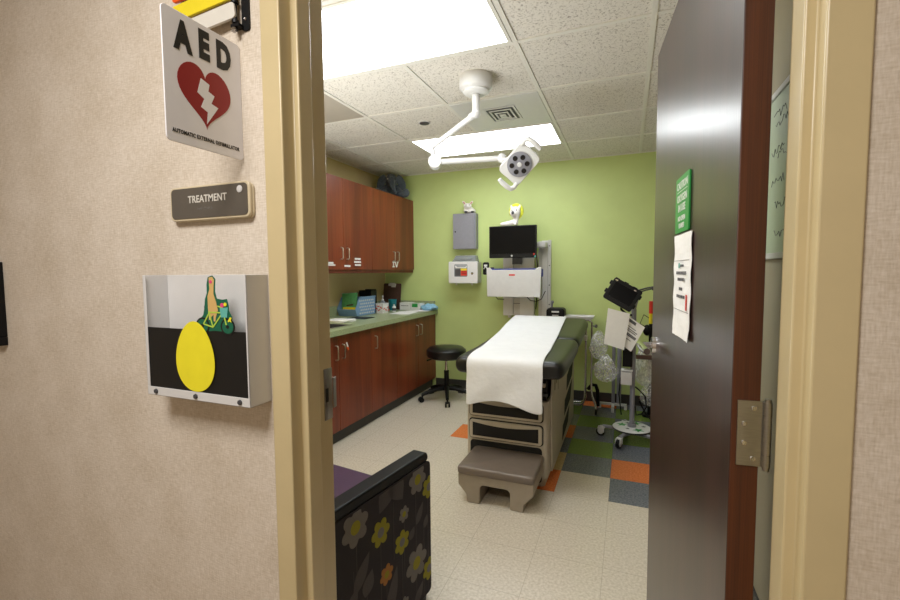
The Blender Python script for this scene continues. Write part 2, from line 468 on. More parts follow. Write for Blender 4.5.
# partition with the door opening: hall side papered, room side painted
mb = MB()
ol, orr, oz = JX0 - .035, JX1 + .035, JZ + .035
for (x0, x1, z0, z1) in ((HX0, ol, 0, H), (orr, HX1, 0, H), (ol, orr, oz, H)):
    mb.mat(M['paper_wall']); mb.span((x0, YF0, z0), (x1, (YF0 + YF1) / 2, z1))
    mb.mat(M['cream_wall']); mb.span((x0, (YF0 + YF1) / 2, z0), (x1, YF1, z1))
struct(mb.build('wall_front', smooth=False))
quad_wall('wall_rear', M['paper_wall'], (HX0, HY - .1, 0), (HX1, HY, H + .1))
quad_wall('wall_hall_left', M['paper_wall'], (HX0 - .1, HY, 0), (HX0, YF0, H + .1))
quad_wall('wall_hall_right', M['paper_wall'], (HX1, HY, 0), (HX1 + .1, YF0, H + .1))
quad_wall('ceiling', M['ctile'], (XL - .1, YF1 - .01, H), (XR + .1, YB, H + .08))
quad_wall('ceiling_hall', M['ctile'], (HX0 - .1, HY - .1, H), (HX1 + .1, YF0, H + .08))
# ceiling grid and one plain blank panel
GX, GY, GT = -.5219, 2.1712, .6096
mb = MB(); mb.span((GX - 3 * GT, GY, H - .003), (GX - 2 * GT, GY + GT, H + .004)); struct(mb.build('trim_4', M['cpanel'], smooth=False))
mb = MB()
for i in range(-3, 2):
    x = GX + i * GT
    if XL < x < XR: mb.span((x - .012, YF1, H - .006), (x + .012, YB, H + .002))
for j in range(-2, 4):
    y = GY + j * GT
    if y < YB - .02: mb.span((XL, y - .012, H - .0055), (XR, y + .012, H + .002))
mb.span((XL, YB - .018, H - .0065), (XR, YB, H + .002)); mb.span((XL, YF1, H - .0065), (XL + .018, YB, H + .002))
struct(mb.build('trim_2', M['tbar'], smooth=False))
mb = MB(); mb.span((-2.03, YB - .008, 0), (XR, YB, .1)); struct(mb.build('baseboard_back', M['base'], bevel=.003))
mb = MB(); mb.span((XR - .008, YF1, 0), (XR, YB - .008, .1)); struct(mb.build('baseboard_right', M['base'], bevel=.003))
for nm, a, b in (('baseboard_front', HX0, JX0 - .052), ('baseboard_hall', JX1 + .052, HX1)):
    mb = MB(); mb.span((a, YF0 - .008, 0), (b, YF0, .1)); struct(mb.build(nm, M['base'], bevel=.003))

# ------------------------------------------------------------------ door frame, door
F0, F1 = .7476, .893
def jamb_profile(xi, sgn, y_stop0, y_stop1):
    # sgn=+1: opening lies at +x side of the profile
    o = xi - sgn * .051; st = xi + sgn * .016
    return [(o, F0), (xi, F0), (xi, y_stop0), (st, y_stop0), (st, y_stop1), (xi, y_stop1), (xi, F1), (o, F1)]
mb = MB()
mb.prism(jamb_profile(JX0, 1, .784, .828), JZ + .051)
mb.prism(jamb_profile(JX1, -1, .777, .829), JZ + .051)
# head: same profile turned (y,z) and run along x
hp = [(F0, JZ + .051), (F0, JZ), (.784, JZ), (.784, JZ - .016), (.829, JZ - .016), (.829, JZ), (F1, JZ), (F1, JZ + .051)]
for a, b in ((JX0 + .0, JX1 - .0),):
    mb.rings([[(a, y, z) for y, z in hp], [(b, y, z) for y, z in hp]])
fr = struct(mb.build('trim_1', M['frame'], bevel=.003, seg=3))
mb = MB(); mb.span((JX0 - .001, .862, .955), (JX0 + .0025, .893, 1.082)); mb.mat(M['steel'])
mb.span((JX0 - .001, .889, .985), (JX0 + .003, .899, 1.055))
mb = MB()
mb.mat(M['steel']); mb.span((JX0 - .001, .862, .955), (JX0 + .002, .893, 1.082), bev=.002)
mb.box((JX0 + .003, .899, 1.018), (.003, .014, .075), rotm(0, 0, 12))
mb.mat(M['hollow']); mb.span((JX0 + .0015, .866, 1.0), (JX0 + .0026, .876, 1.034))
lab(mb.build('strike_plate', parent=fr), 'dark steel strike plate')

DA = .0935; DP = (.174, .90)
DH, DW, DT = 2.085, .914, .0445
mb = MB(); mb.mat(M['door']); mb.span((0, 0, .012), (DT, DW, DH))
mb.mat(M['dooredge']); 
mb.span((.0005, -.0012, .012), (DT - .0005, .001, DH))
door = struct(mb.build('door_1', loc=(DP[0], DP[1], 0), rot=(0, 0, DA), bevel=.0015))
# hinge (leaf on the edge + barrel)
for hz, hh in ((1.028, .058), (.30, .058), (1.84, .058)):
    mb = MB()
    mb.mat(M['steel']); mb.span((.009, -.0042, hz - hh), (DT + .004, -.001, hz + hh))
    for k in range(5):
        z0 = hz - hh + k * (2 * hh / 5)
        mb.cyl((DT + .009, -.006, z0 + .0006), (DT + .009, -.006, z0 + 2 * hh / 5 - .0006), .0068, seg=16)
    mb.cyl((DT + .009, -.006, hz - hh - .005), (DT + .009, -.006, hz + hh + .005), .0052, seg=14)
    mb.mat(M['chrome'])
    for sx, sz in ((.034, .045), (.020, .017), (.020, -.017), (.034, -.045)):
        mb.lathe([(.0045, 0), (.0042, .0012), (.002, .0016), (.0006, .0014)], (sx, -.0042, hz + sz), rotm(90, 0, 0), seg=14)
    lab(mb.build('hinge', parent=door), 'steel butt hinge with four screws')
# levers on both faces
def lever(xside):
    mb = MB(); s = -1 if xside == 0 else 1; x = 0 if xside == 0 else DT
    mb.cyl((x, .848, 1.045), (x + s * .012, .848, 1.045), .03, .028, 28)
    mb.cyl((x + s * .012, .848, 1.045), (x + s * .05, .848, 1.045), .0105, seg=18)
    mb.tube([(x + s * .05, .858, 1.045), (x + s * .05, .845, 1.045), (x + s * .05, .80, 1.045), (x + s * .048, .75, 1.044), (x + s * .044, .712, 1.043)], [.0125, .0135, .013, .0125, .011], 14)
    lab(mb.build('lever_handle', M['chrome'], door), 'polished lever handle')
lever(0); lever(1)
mb = MB(); mb.span((DT * .25, DW - .0005, .99), (DT * .75, DW + .002, 1.1)); mb.build('latch_plate', M['steel'], door)

# signs on the door: frame with local (u right as seen, v up) on the hall face (-x side): u runs toward hinge
def door_pt(s, z, off=.0):
    c, sn = math.cos(DA), math.sin(DA)
    return Vector((DP[0] - sn * s - c * off, DP[1] + c * s - sn * off, z))
def door_frame(s, z, off):
    # local x -> toward hinge (-dir), y -> up, z -> out (-normal)
    c, sn = math.cos(DA), math.sin(DA)
    d = Vector((sn, -c, 0)); n = Vector((-c, -sn, 0)); p = door_pt(s, z, off)
    return Matrix(((d.x, 0, n.x, p.x), (d.y, 0, n.y, p.y), (0, 1, 0, p.z), (0, 0, 0, 1)))
D = door_frame(.426, 1.489, .001)
gs = thing('safety_sign', 'small green caution sign with white lettering stuck high on the open door', 'sign', D.translation)
gs.rotation_euler = D.to_euler()
mb = MB(); mb.prism(rrect(-.08, -.074, .08, .074, .006), .004); mb.build('sign_plate', M['greensign'], gs)
mb = MB()
for body, y, sz in (('CAUTION', .05, .027), ('OXYGEN', .016, .027), ('IN USE', -.010, .027), ('NO OPEN', -.038, .018), ('FLAMES', -.057, .018)):
    add_text(mb, body, sz, Matrix.Translation((0, y, .0042)), bold=.0004, xs=1.05)
mb.prism([(-.06, .034), (.06, .034), (.06, .0355), (-.06, .0355)], .0008, Matrix.Translation((0, 0, .004)))
lab(mb.build('lettering', M['white'], gs), 'white caution lettering')
D = door_frame(.41, 1.273, .001)
ps = thing('paper_notice', 'white paper notice in a crinkled sleeve taped below the green door sign', 'notice', D.translation)
ps.rotation_euler = D.to_euler()
mb = MB()
nx, ny = 10, 16
grid = [[(-.1 + .2 * i / nx + (.0 if True else 0), -.136 + .272 * j / ny,
          .003 + (.004 * abs(math.sin(i * 1.7)) * max(0, (5 - j) / 5)) + .0012 * math.sin(j * 1.3 + i * .8)) for i in range(nx + 1)] for j in range(ny + 1)]
mb.rings(grid, closed=False); mb.build('sheet', M['sheet'], ps, solid=.001, smooth=False)
mb = MB(); mb.mat(M['inkg'])
rnd = random.Random(3)
for y, w in ((.03, .11), (.013, .075), (-.012, .035), (-.032, .09)):
    x = -w / 2
    while x < w / 2:
        l = rnd.uniform(.008, .02); mb.prism([(x, y), (x + l, y), (x + l, y + .008), (x, y + .008)], .0006, Matrix.Translation((0, 0, .0055))); x += l + .005
mb.prism([(-.09, .066), (.09, .066), (.09, .067), (-.09, .067)], .0006, Matrix.Translation((0, 0, .0052)))
mb.prism([(-.09, -.065), (.09, -.065), (.09, -.064), (-.09, -.064)], .0006, Matrix.Translation((0, 0, .0052)))
mb.mat(M['teal_d']); mb.prism(rrect(-.03, .046, -.016, .06, .004), .0006, Matrix.Translation((0, 0, .0055)))
mb.mat(M['inkg']); mb.prism([(-.01, .05), (.03, .05), (.03, .056), (-.01, .056)], .0006, Matrix.Translation((0, 0, .0055)))
mb.mat(M['redp']); mb.prism(rrect(.062, -.06, .076, -.02, .004), .0006, Matrix.Translation((0, 0, .0055)))
mb.build('print', parent=ps)

# ------------------------------------------------------------------ hall wall items
YS = YF0
# AED flag sign (stands out from the wall)
aed = thing('defibrillator_sign', 'white projecting sign with black AED letters and a red heart, left of the door frame', 'sign', (-.7895, YS, 1.684))
mb = MB()
HW, HH = .176, .122
S = Matrix(((0, 0, 1, .0), (1, 0, 0, 0), (0, 1, 0, 0), (0, 0, 0, 1)))   # (x,y,z)->(z, x, y): faces +X
mb.prism(rrect(-HW, -HH, 0, HH, .009), .003, S @ Matrix.Translation((0, 0, -.003)))
mb.span((-.003, -.0022, -.085), (-.0285, 0, .085)); mb.build('sign_panel', M['signwhite'], aed, bevel=.0008)
SF = S @ Matrix.Translation((-HW / 2, 0, .0))
mb = MB()
for ch, x, yo in (('A', -.047, .001), ('E', -.002, .005), ('D', .044, .003)):
    add_text(mb, ch, .071, SF @ Matrix.Translation((x, .0755 + yo, .0004)), bold=.0042, xs=.66, depth=.0004)
lab(mb.build('lettering', M['ink'], aed), 'bold black AED letters')
hp_ = []
for k in range(60):
    t = 2 * PI * k / 60
    hp_.append((math.sin(t) ** 3 * .060 - .002, (13 * math.cos(t) - 3.6 * math.cos(2 * t) - 2 * math.cos(3 * t) - math.cos(4 * t)) / 16 * .070 - .012))
mb = MB(); mb.mat(M['red']); mb.prism(hp_, .0006, SF)
mb.mat(M['signwhite'])
bolt = [(-.012, .016), (.007, .010), (.004, -.004), (.018, -.009), (.010, -.026), (.026, -.030), (-.002, -.070), (.001, -.046), (-.014, -.040), (-.006, -.022), (-.021, -.014)]
mb.prism(bolt, .0009, SF)
lab(mb.build('heart_emblem', parent=aed), 'red heart with a white lightning bolt')
mb = MB(); add_text(mb, 'AUTOMATIC EXTERNAL DEFIBRILLATOR', .0108, SF @ Matrix.Translation((0, -.101, .0004)), bold=.0002, xs=.70, spacing=1.12, depth=.0003)
lab(mb.build('caption', M['ink'], aed), 'small black caption line')

# exam room signal flags folded to the wall
fl = thing('signal_flags', 'stack of coloured flip flags on a black bracket above the AED sign', 'flags', (-.768, YS, 1.868))
mb = MB()
mb.prism(rrect(-.009, -.035, .012, .20, .006), .004, facing((0, 0, 0)))
mb.span((-.026, -.018, -.03), (-.004, -.002, -.024)); mb.cyl((-.018, -.012, -.036), (-.018, -.012, .2), .0042)
for k in range(5): mb.cyl((-.018, -.012, -.018 + k * .041 - .003), (-.018, -.012, -.018 + k * .041 + .003), .0075)
mb.mat(M['chrome']); mb.sph((.002, -.005, -.012), .0035); mb.cyl((-.017, -.016, -.034), (-.017, -.019, -.04), .005)
lab(mb.build('bracket', M['black'], fl), 'black bracket')
for k, (m, nm) in enumerate((('offwhite', 'white flag'), ('yellowp', 'yellow flag'), ('orangep', 'orange flag'), ('greensign', 'green flag'))):
    mb = MB()
    mt = Matrix.Translation((-.018, -.013 , .004 + k * .041)) @ rotm(0, 0, 0) @ facing((0, 0, 0), 2) @ rotm(0, 0, 6)
    mb.prism(rrect(-.175, -.0165, .004, .0175, .008), .006, mt)
    lab(mb.build('flag', M[m], fl, bevel=.001), nm)

# room plaque
pl = thing('room_plaque', 'grey rounded TREATMENT room plaque with beige border under the AED sign', 'sign', (-.885, YS, 1.4765))
mb = MB(); mb.prism(rrect(-.122, -.0385, .122, .0385, .013), .007, facing((.003, 0, -.002))); mb.build('backing', M['plaqueframe'], pl, bevel=.002)
mb = MB(); mb.prism(rrect(-.124, -.0395, .124, .0395, .013), .008, facing((0, -.0065, 0))); mb.build('border', M['plaqueframe'], pl, bevel=.002)
mb = MB(); mb.prism(rrect(-.118, -.034, .118, .035, .010), .002, facing((0, -.0139, 0))); mb.build('face_plate', M['plaque'], pl)
mb = MB(); add_text(mb, 'TREATMENT', .0225, facing((-.002, -.0159, .008)), bold=.0004, xs=.92, spacing=1.05); lab(mb.build('lettering', M['offwhite'], pl), 'pale raised TREATMENT lettering')
mb = MB(); rnd = random.Random(9)
for c in range(9):
    for a in range(2):
        for b in range(3):
            if rnd.random() < .5: mb.sph((-.034 + c * .0055 + a * .0022, -.0159, -.011 - b * .0022), .0008, u=6, v=4)
lab(mb.build('braille', M['plaque'], pl), 'raised braille dots')
mb = MB(); mb.lathe([(.0078, 0), (.0078, .0012), (.006, .002), (.001, .0022)], (.097, -.0158, .022), rotm(90, 0, 0)); lab(mb.build('magnet_dot', M['lgrey'], pl), 'round pale disc')

# wall file holder
bx0, bx1, bz0, bz1, bd = -.319, 0, 0, .281, .0615
bn = thing('wall_file_holder', 'white wall file box with a black front and yellow egg decal beside the door', 'file holder', (-.732, YS, 1.031))
mb = MB()
mb.span((bx0, -.002, bz0), (bx1, 0, bz1))                        # back plate
mb.span((bx0, -bd, bz0), (bx0 + .002, -.002, bz1)); mb.span((bx1 - .002, -bd, bz0), (bx1, -.002, bz1))   # sides
mb.span((bx0, -bd, bz0), (bx1, -.002, bz0 + .002)); mb.span((bx0, -bd, bz0), (bx1, -bd + .002, bz0 + .02))   # bottom, front lip
mb.span((bx0, -bd, .02), (bx0 + .009, -bd + .002, bz1)); mb.span((bx1 - .005, -bd, .02), (bx1, -bd + .002, bz1))
lab(mb.build('box_shell', M['whitem'], bn, bevel=.0008), 'white folded metal shell')
mb = MB(); mb.span((bx0 + .006, -bd + .0022, .018), (bx1 - .004, -bd + .0042, .160)); lab(mb.build('front_panel', M['ink'], bn), 'black front panel')
for p in ((bx0 + .03, -bd - .0006, .01), ((bx0 + bx1) / 2, -bd - .0006, .01), (bx1 - .028, -bd - .0006, .01), (-.186, -.0035, .205), (-.02, -.0035, .205)):
    mb = MB(); mb.lathe([(.006, 0), (.005, .003), (.001, .0035)], p, rotm(90, 0, 0), seg=12); mb.build('screw', M['greyd'], bn)
egg = [((.0635 - .010 * math.sin(t)) * math.cos(t) * .93, .079 * math.sin(t)) for t in [2 * PI * k / 48 for k in range(48)]]
mb = MB(); mb.mat(M['yellow']); mb.prism(egg, .0008, facing((-.157, -bd + .0000, .100))); lab(mb.build('egg_decal', parent=bn), 'yellow egg shape')
# cyclist sticker: tan long-necked animal on a bicycle over a dark green blob
mb = MB(); Q = facing((-.090, -bd + .002, .160)) @ Matrix.Diagonal((1.12, 1.0, 1, 1)); 
def lay(poly, m, z, h=.0004): mb.mat(M[m]); mb.prism(poly, h, Q @ Matrix.Translation((0, 0, z)))
def disc(x, y, r_, n=20): return [(x + r_ * math.cos(2 * PI * k / n), y + r_ * math.sin(2 * PI * k / n)) for k in range(n)]
lay([(-.050, .004), (-.045, .022), (-.034, .034), (-.03, .05), (-.028, .068), (-.022, .082), (-.022, .1), (-.018, .116), (-.006, .12), (.002, .112), (.001, .1), (.0, .085), (.004, .07), (.018, .068), (.03, .07), (.034, .055), (.034, .045), (.042, .03), (.04, .008), (.028, -.001), (-.005, .0), (-.034, -.003)], 'green_d', 0)
lay(disc(-.036, .010, .0185), 'ink', .0006); lay(disc(-.036, .010, .0145), 'green_d', .001); lay(disc(-.036, .010, .004), 'ink', .0013)
lay(disc(.030, .010, .0185), 'ink', .0006); lay(disc(.030, .010, .0145), 'green_d', .001); lay(disc(.030, .010, .004), 'ink', .0013)
lay([(-.015, .115), (-.006, .117), (-.001, .110), (-.003, .096), (-.004, .08), (.002, .062), (.006, .045), (.000, .030), (-.002, .020), (-.006, .021), (-.006, .035), (-.012, .03), (-.012, .022), (-.018, .024), (-.02, .05), (-.02, .075), (-.014, .09)], 'tan_d', .0006)
def seg2(a, b, w):
    d = Vector((b[0] - a[0], b[1] - a[1])); n = Vector((-d.y, d.x)).normalized() * w / 2
    return [(a[0] + n.x, a[1] + n.y), (b[0] + n.x, b[1] + n.y), (b[0] - n.x, b[1] - n.y), (a[0] - n.x, a[1] - n.y)]
for i_, (a, b) in enumerate((((-.033, .014), (-.008, .008)), ((-.008, .008), (.02, .042)), ((-.018, .04), (.018, .04)), ((-.018, .042), (-.008, .008)), ((-.033, .014), (-.016, .04)), ((.027, .014), (.018, .05)), ((.006, .054), (.02, .05)))):
    lay(seg2(a, b, .003), 'lime_d', .0012 + i_ * .00003)
lay([(.014, .03), (.03, .03), (.033, .052), (.012, .05)], 'teal_d', .0016)
lay(disc(.018, .056, .005, 10), 'pink_d', .0015); lay(disc(.026, .058, .004, 10), 'yellow', .0016); lay(disc(-.010, .106, .004, 10), 'pink_d', .0012)
lay([(.034, .026), (.037, .031), (.042, .03), (.039, .025), (.041, .02), (.036, .022), (.032, .02), (.033, .025)], 'yellow', .0018)
lab(mb.build('cyclist_sticker', parent=bn), 'green sticker of a tan animal riding a bicycle')
# acrylic window over the upper front
mb = MB(); mb.span((bx0 + .008, -bd + .0022, .160), (bx1 - .004, -bd + .0034, bz1 - .002)); lab(mb.build('clear_window', M['acrylic'], bn), 'clear acrylic upper front')

# picture frame at far left
pf = thing('picture_frame', 'black picture frame at the far left on the beige hall wall', 'picture frame', (-2.03, YS, 1.225))
mb = MB()
for a, b in (((-.25, -.022, -.127), (.25, 0, -.10)), ((-.25, -.022, .103), (.25, 0, .13)), ((-.25, -.022, -.10), (-.225, 0, .103)), ((.225, -.022, -.10), (.25, 0, .103))): mb.span(a, b)
mb.build('frame', M['black'], pf, bevel=.002)
mb = MB(); mb.span((-.224, -.012, -.099), (.224, -.004, .102)); lab(mb.build('backing_panel', M['greyd'], pf), 'dark grey panel')

# whiteboard seen through the hinge gap
wb = thing('whiteboard', 'pale whiteboard with grey frame on the right wall behind the open door', 'whiteboard', (XR, 1.62, 1.632))
mb = MB(); mb.span((-.012, -.45, -.27), (0, .45, .27)); mb.build('board', M['poster'], wb)
mb = MB()
for a, b in (((-.018, -.46, .262), (0, .46, .282)), ((-.018, -.46, -.282), (0, .46, -.262)), ((-.018, -.46, -.262), (0, -.445, .262)), ((-.018, .445, -.262), (0, .46, .262))): mb.span(a, b)
mb.build('frame', M['lgrey'], wb, bevel=.002)
mb = MB(); rnd = random.Random(5)
for (y, z) in ((.24, .2), (.22, .17), (.25, .08), (.18, .06), (.24, -.02), (.2, -.1), (.2, -.2)):
    pts = [(-.0125, y - k * .012, z + rnd.uniform(-.014, .014)) for k in range(12)]
    mb.tube(pts, .0008, 6)
lab(mb.build('marker_writing', M['greyd'], wb), 'grey marker scribbles')

# ------------------------------------------------------------------ ceiling things
for (x0, x1, y0, y1, l) in ((GX - 2 * GT, GX, GY - GT, GY, 'large lit ceiling panel nearest the doorway'), (GX - 2 * GT, GX, GY + 2 * GT, GY + 3 * GT, 'lit ceiling panel near the green wall behind the surgical lamp')):
    t = thing('ceiling_light', l, 'ceiling light', ((x0 + x1) / 2, (y0 + y1) / 2, H), group='ceiling light panels')
    dx, dy = (x1 - x0) / 2 - .013, (y1 - y0) / 2 - .013
    mb = MB()
    for a, b in (((-dx, -dy, -.01), (dx, -dy + .018, 0)), ((-dx, dy - .018, -.01), (dx, dy, 0)), ((-dx, -dy + .018, -.01), (-dx + .018, dy - .018, 0)), ((dx - .018, -dy + .018, -.01), (dx, dy - .018, 0))): mb.span(a, b)
    mb.build('frame', M['tbar'], t)
    mb = MB(); mb.span((-dx + .018, -dy + .018, -.007), (dx - .018, dy - .018, -.002)); lab(mb.build('diffuser', M['panelw'], t), 'glowing white diffuser')
vt = thing('ceiling_vent', 'square metal ceiling vent panel beside the surgical lamp mount', 'vent', (GX - GT / 2, GY + 1.5 * GT, H))
mb = MB(); mb.span((-.292, -.292, -.008), (.292, .292, -.001)); lab(mb.build('panel', M['whitem'], vt, bevel=.002), 'plain white metal panel')
mb = MB(); mb.mat(M['greyd']); mb.span((-.108, -.135, -.0095), (.108, .135, -.0075))
mb.mat(M['whitem'])
for q, w_, zz in ((1.0, .014, -.0125), (.72, .012, -.016), (.44, .012, -.0195)):
    qx, qy = .108 * q, .135 * q
    for a_, b_ in (((-qx, -qy), (qx, -qy + w_)), ((-qx, qy - w_), (qx, qy)), ((-qx, -qy + w_), (-qx + w_, qy - w_)), ((qx - w_, -qy + w_), (qx, qy - w_))): mb.span((a_[0], a_[1], zz), (b_[0], b_[1], zz + .004))
mb.span((-.022, -.03, -.022), (.022, .03, -.018))
lab(mb.build('grille', parent=vt), 'louvred square grille')
sk = thing('sprinkler_cap', 'small round sprinkler cap in a ceiling tile left of the surgical lamp', 'sprinkler', (-1.42, 3.05, H))
mb = MB(); mb.lathe([(.045, 0), (.045, -.003), (.04, -.005)], ); mb.build('trim_ring', M['lgrey'], sk)
mb = MB(); mb.lathe([(.036, -.003), (.036, -.009), (.03, -.012), (.002, -.0125)]); mb.build('cap', M['greyd'], sk)

# surgical lamp
LB = Vector((-.82, 2.46, H))
lamp = thing('surgical_lamp', 'white ceiling mounted surgical lamp with jointed arm and six-LED head', 'lamp', LB)
def L(p): return Vector(p) - LB
mb = MB(); mb.lathe([(.092, 0), (.094, -.006), (.094, -.062), (.088, -.072), (.055, -.088), (.02, -.09)], seg=40); mb.build('ceiling_canopy', M['whitem'], lamp)
mb = MB(); mb.lathe([(.07, -.078), (.074, -.088), (.060, -.1), (.03, -.102)], seg=40, cap=True); lab(mb.build('canopy_ring', M['white'], lamp), 'pale ring under the canopy')
mb = MB(); mb.cyl((0, 0, -.09), (0, 0, -.20), .0215, seg=24); mb.cyl((0, 0, -.098), (0, 0, -.112), .026, seg=24)
K = Vector((0, 0, -.207)); mb.sph(K, .026); mb.build('down_tube', M['whitem'], lamp)
E1 = L((-1.137, 2.55, 2.085)); 
mb = MB(); mb.tube([K, E1], .0165, 16); mb.sph(E1, .021); mb.cyl(K + Vector((-.015, .01, 0)), K + (E1 - K) * .12, .0215, seg=18); lab(mb.build('upper_arm', M['whitem'], lamp), 'upper arm')
E2 = L((-1.118, 2.55, 1.992))
mb = MB(); mb.cyl(E1, E2, .016, seg=18)
ax = Vector((.35, -.93, 0)).normalized()
mb.cyl(E2 - ax * .04, E2 + ax * .03, .040, seg=28); mb.cyl(E2 - ax * .04, E2 - ax * .046, .040, .032, seg=28)
mb.build('elbow', M['whitem'], lamp)
HC = L((-.600, 2.60, 1.94)); HA = L((-.712, 2.62, 1.99))
mb = MB(); mb.tube([E2, E2 + (HA - E2) * .12, HA], [.0185, .0165, .0165], 16); mb.build('lower_arm', M['whitem'], lamp)
nrm = (Vector((.62, -2.5, -1.15))).normalized()
vup = Vector((0, 0, 1)); ex = vup.cross(nrm).normalized() ; ey = nrm.cross(ex).normalized()
ang = R(48); e1 = math.cos(ang) * ex + math.sin(ang) * ey; e2 = nrm.cross(e1)
HM = Matrix(((e1.x, e2.x, nrm.x, HC.x), (e1.y, e2.y, nrm.y, HC.y), (e1.z, e2.z, nrm.z, HC.z), (0, 0, 0, 1)))
hd = bpy.data.objects.new('lamp_head', None); 
mb = MB()
mb.rings([[HM @ Vector((x * s_, y * s_, z)) for x, y in rrect(-.105, -.078, .105, .078, .028, 5)] for s_, z in ((.55, -.055), (.85, -.045), (1.0, -.015), (1.0, .0), (.96, .006))])
mb.mat(M['whitem'])
head = lab(mb.build('lamp_head', M['white'], lamp), 'white rounded lamp head')
mb = MB(); mb.mat(M['grey']); mb.lathe([(.072, .004), (.072, .012), (.066, .014), (.002, .0142)], rot=HM, c=(0, 0, 0), seg=40)
mb.mat(M['white']); mb.lathe([(.014, .014), (.012, .018), (.001, .0185)], rot=HM)
lab(mb.build('lamp_face', parent=head), 'grey round lamp face')
for k in range(6):
    a = 2 * PI * k / 6 + .3
    mb = MB(); mb.mat(M['led']); mb.lathe([(.0145, .013), (.0145, .0155), (.010, .0158), (.001, .0148)], rot=HM @ Matrix.Translation((.044 * math.cos(a), .044 * math.sin(a), 0)), seg=16)
    lab(mb.build('led_lens', parent=head), 'dark LED lens')
for sg in (-1, 1):
    mb = MB(); pts = [(sg * .09, sg * .062, 0), (sg * .12, sg * .066, .006), (sg * .138, sg * .056, .01), (sg * .142, sg * .03, .012), (sg * .142, sg * -.01, .012), (sg * .138, sg * -.035, .012)]
    mb.tube([HM @ Vector(p) for p in pts], [.013, .014, .015, .0155, .015, .012], 12); mb.build('grip', M['white'], head)
mb = MB(); mb.tube([HA, HM @ Vector((-.05, .08, -.03)), HM @ Vector((-.02, .05, -.03))], [.02, .021, .018], 14); mb.sph(HA, .028); mb.build('head_joint', M['whitem'], head)

# ------------------------------------------------------------------ cabinets
UX, UZ0, UZ1 = -2.293, 1.338, 2.127
def bar_handle(parent, y, z0, z1, x):
    mb = MB(); mb.tube([(x, y, z0), (x + .02, y, z0 + .003), (x + .026, y, z0 + .012), (x + .026, y, z1 - .012), (x + .02, y, z1 - .003), (x, y, z1)], .0052, 10)
    return lab(mb.build('handle', M['nickel'], parent), 'satin nickel bar handle')
def upper(y0, y1, ysplit, label):
    t = thing('wall_cabinet', label, 'cabinet', (XL, (y0 + y1) / 2, UZ0), group='cherry wall cabinets'); w = (y1 - y0) / 2; d = UX - XL; h = UZ1 - UZ0; m = (y0 + y1) / 2
    mb = MB(); th = .018
    mb.span((.0, -w + .0005, 0), (d - .02, -w + th, h)); mb.span((0, w - th, 0), (d - .02, w - .0005, h)); mb.span((0, -w + th, 0), (d - .02, w - th, th)); mb.span((0, -w + th, h - th), (d - .02, w - th, h)); mb.span((0, -w + th, th), (.006, w - th, h - th))
    mb.build('carcass', M['cherrydark'], t)
    mb = MB(); mb.span((d - .03, -w, -.030), (d - .012, w, -.0005)); mb.build('light_rail', M['cherrydark'], t, bevel=.001)
    doors = []
    for a, b, hy in ((y0, ysplit, ysplit - .045), (ysplit, y1, ysplit + .045)):
        mb = MB(); mb.span((d - .0195, a - m + .0016, .002), (d, b - m - .0016, h - .001)); o = mb.build('door', M['cherry'], t, bevel=.001)
        bar_handle(o, hy - m, 1.43 - UZ0, 1.53 - UZ0, d); doors.append(o)
    return t, doors, m, d
def sticker(door, y0, y1, z0, z1, m, d):
    mb = MB(); mb.span((d, y0 - m, z0 - UZ0), (d + .0008, y1 - m, z1 - UZ0)); lab(mb.build('label_sticker', M['white'], door), 'small white label sticker')
t, dr, m_, d_ = upper(2.78, 3.70, 3.24, 'cherry wall cabinet nearest the doorway with small white labels')
for a in ((3.01, 3.09, 1.386, 1.402), (3.0, 3.115, 1.370, 1.386 - .004)): sticker(dr[0], a[0], a[1], a[2] + .002, a[3] + .002, m_, d_)
for a in ((3.245, 3.335, 1.364, 1.380), (3.405, 3.5, 1.430, 1.446), (3.395, 3.505, 1.402, 1.418), (3.405, 3.5, 1.374, 1.390)): sticker(dr[1], a[0], a[1], a[2], a[3], m_, d_)
t, dr, m_, d_ = upper(3.70, YB - .003, 4.155, 'cherry wall cabinet against the green wall with white IV letters')
mb = MB(); XF = Matrix(((0, 0, 1, d_), (1, 0, 0, 0), (0, 1, 0, 0), (0, 0, 0, 1)))
I_ = [(0, 0), (.045, 0), (.045, .012), (.032, .012), (.032, .048), (.045, .048), (.045, .06), (0, .06), (0, .048), (.013, .048), (.013, .012), (0, .012)]
V_ = [(.075, 0), (.098, 0), (.125, .048), (.135, .06), (.095, .06), (.103, .05), (.088, .02), (.074, .05), (.082, .06), (.044, .06), (.052, .048)]
for P_ in (I_, V_): mb.prism(P_, .0012, XF @ Matrix.Translation((4.095 - m_, 1.366 - UZ0, 0)))
lab(mb.build('letter_sticker', M['white'], dr[0]), 'white IV letters')

BX, CT = -2.03, .885
def lower(y0, y1, splits, handles, label):
    t = thing('base_cabinet', label, 'cabinet', (XL + .004, (y0 + y1) / 2, 0), group='cherry base cabinets'); m = (y0 + y1) / 2; w = (y1 - y0) / 2; d = BX - XL - .004; h = CT - .042
    mb = MB(); th = .018
    mb.span((0, -w + .0005, .1), (d - .02, -w + th, h)); mb.span((0, w - th, .1), (d - .02, w - .0005, h)); mb.span((0, -w + th, .1), (d - .02, w - th, .1 + th)); mb.span((0, -w + th, .1 + th), (.006, w - th, h)); mb.span((d - .04, -w + th, h - .04), (d - .02, w - th, h))
    mb.build('carcass', M['cherrydark'], t)
    mb = MB(); mb.span((.03, -w, 0), (d - .045, w, .1)); lab(mb.build('toe_kick', M['base'], t), 'charcoal toe kick')
    ed = [y0] + splits + [y1]
    for a, b, hy in zip(ed[:-1], ed[1:], handles):
        mb = MB(); mb.span((d - .0195, a - m + .0016, .104), (d, b - m - .0016, h - .006)); o = mb.build('door', M['cherry'], t, bevel=.001)
        bar_handle(o, hy - m, .655, .765, d)
    return t
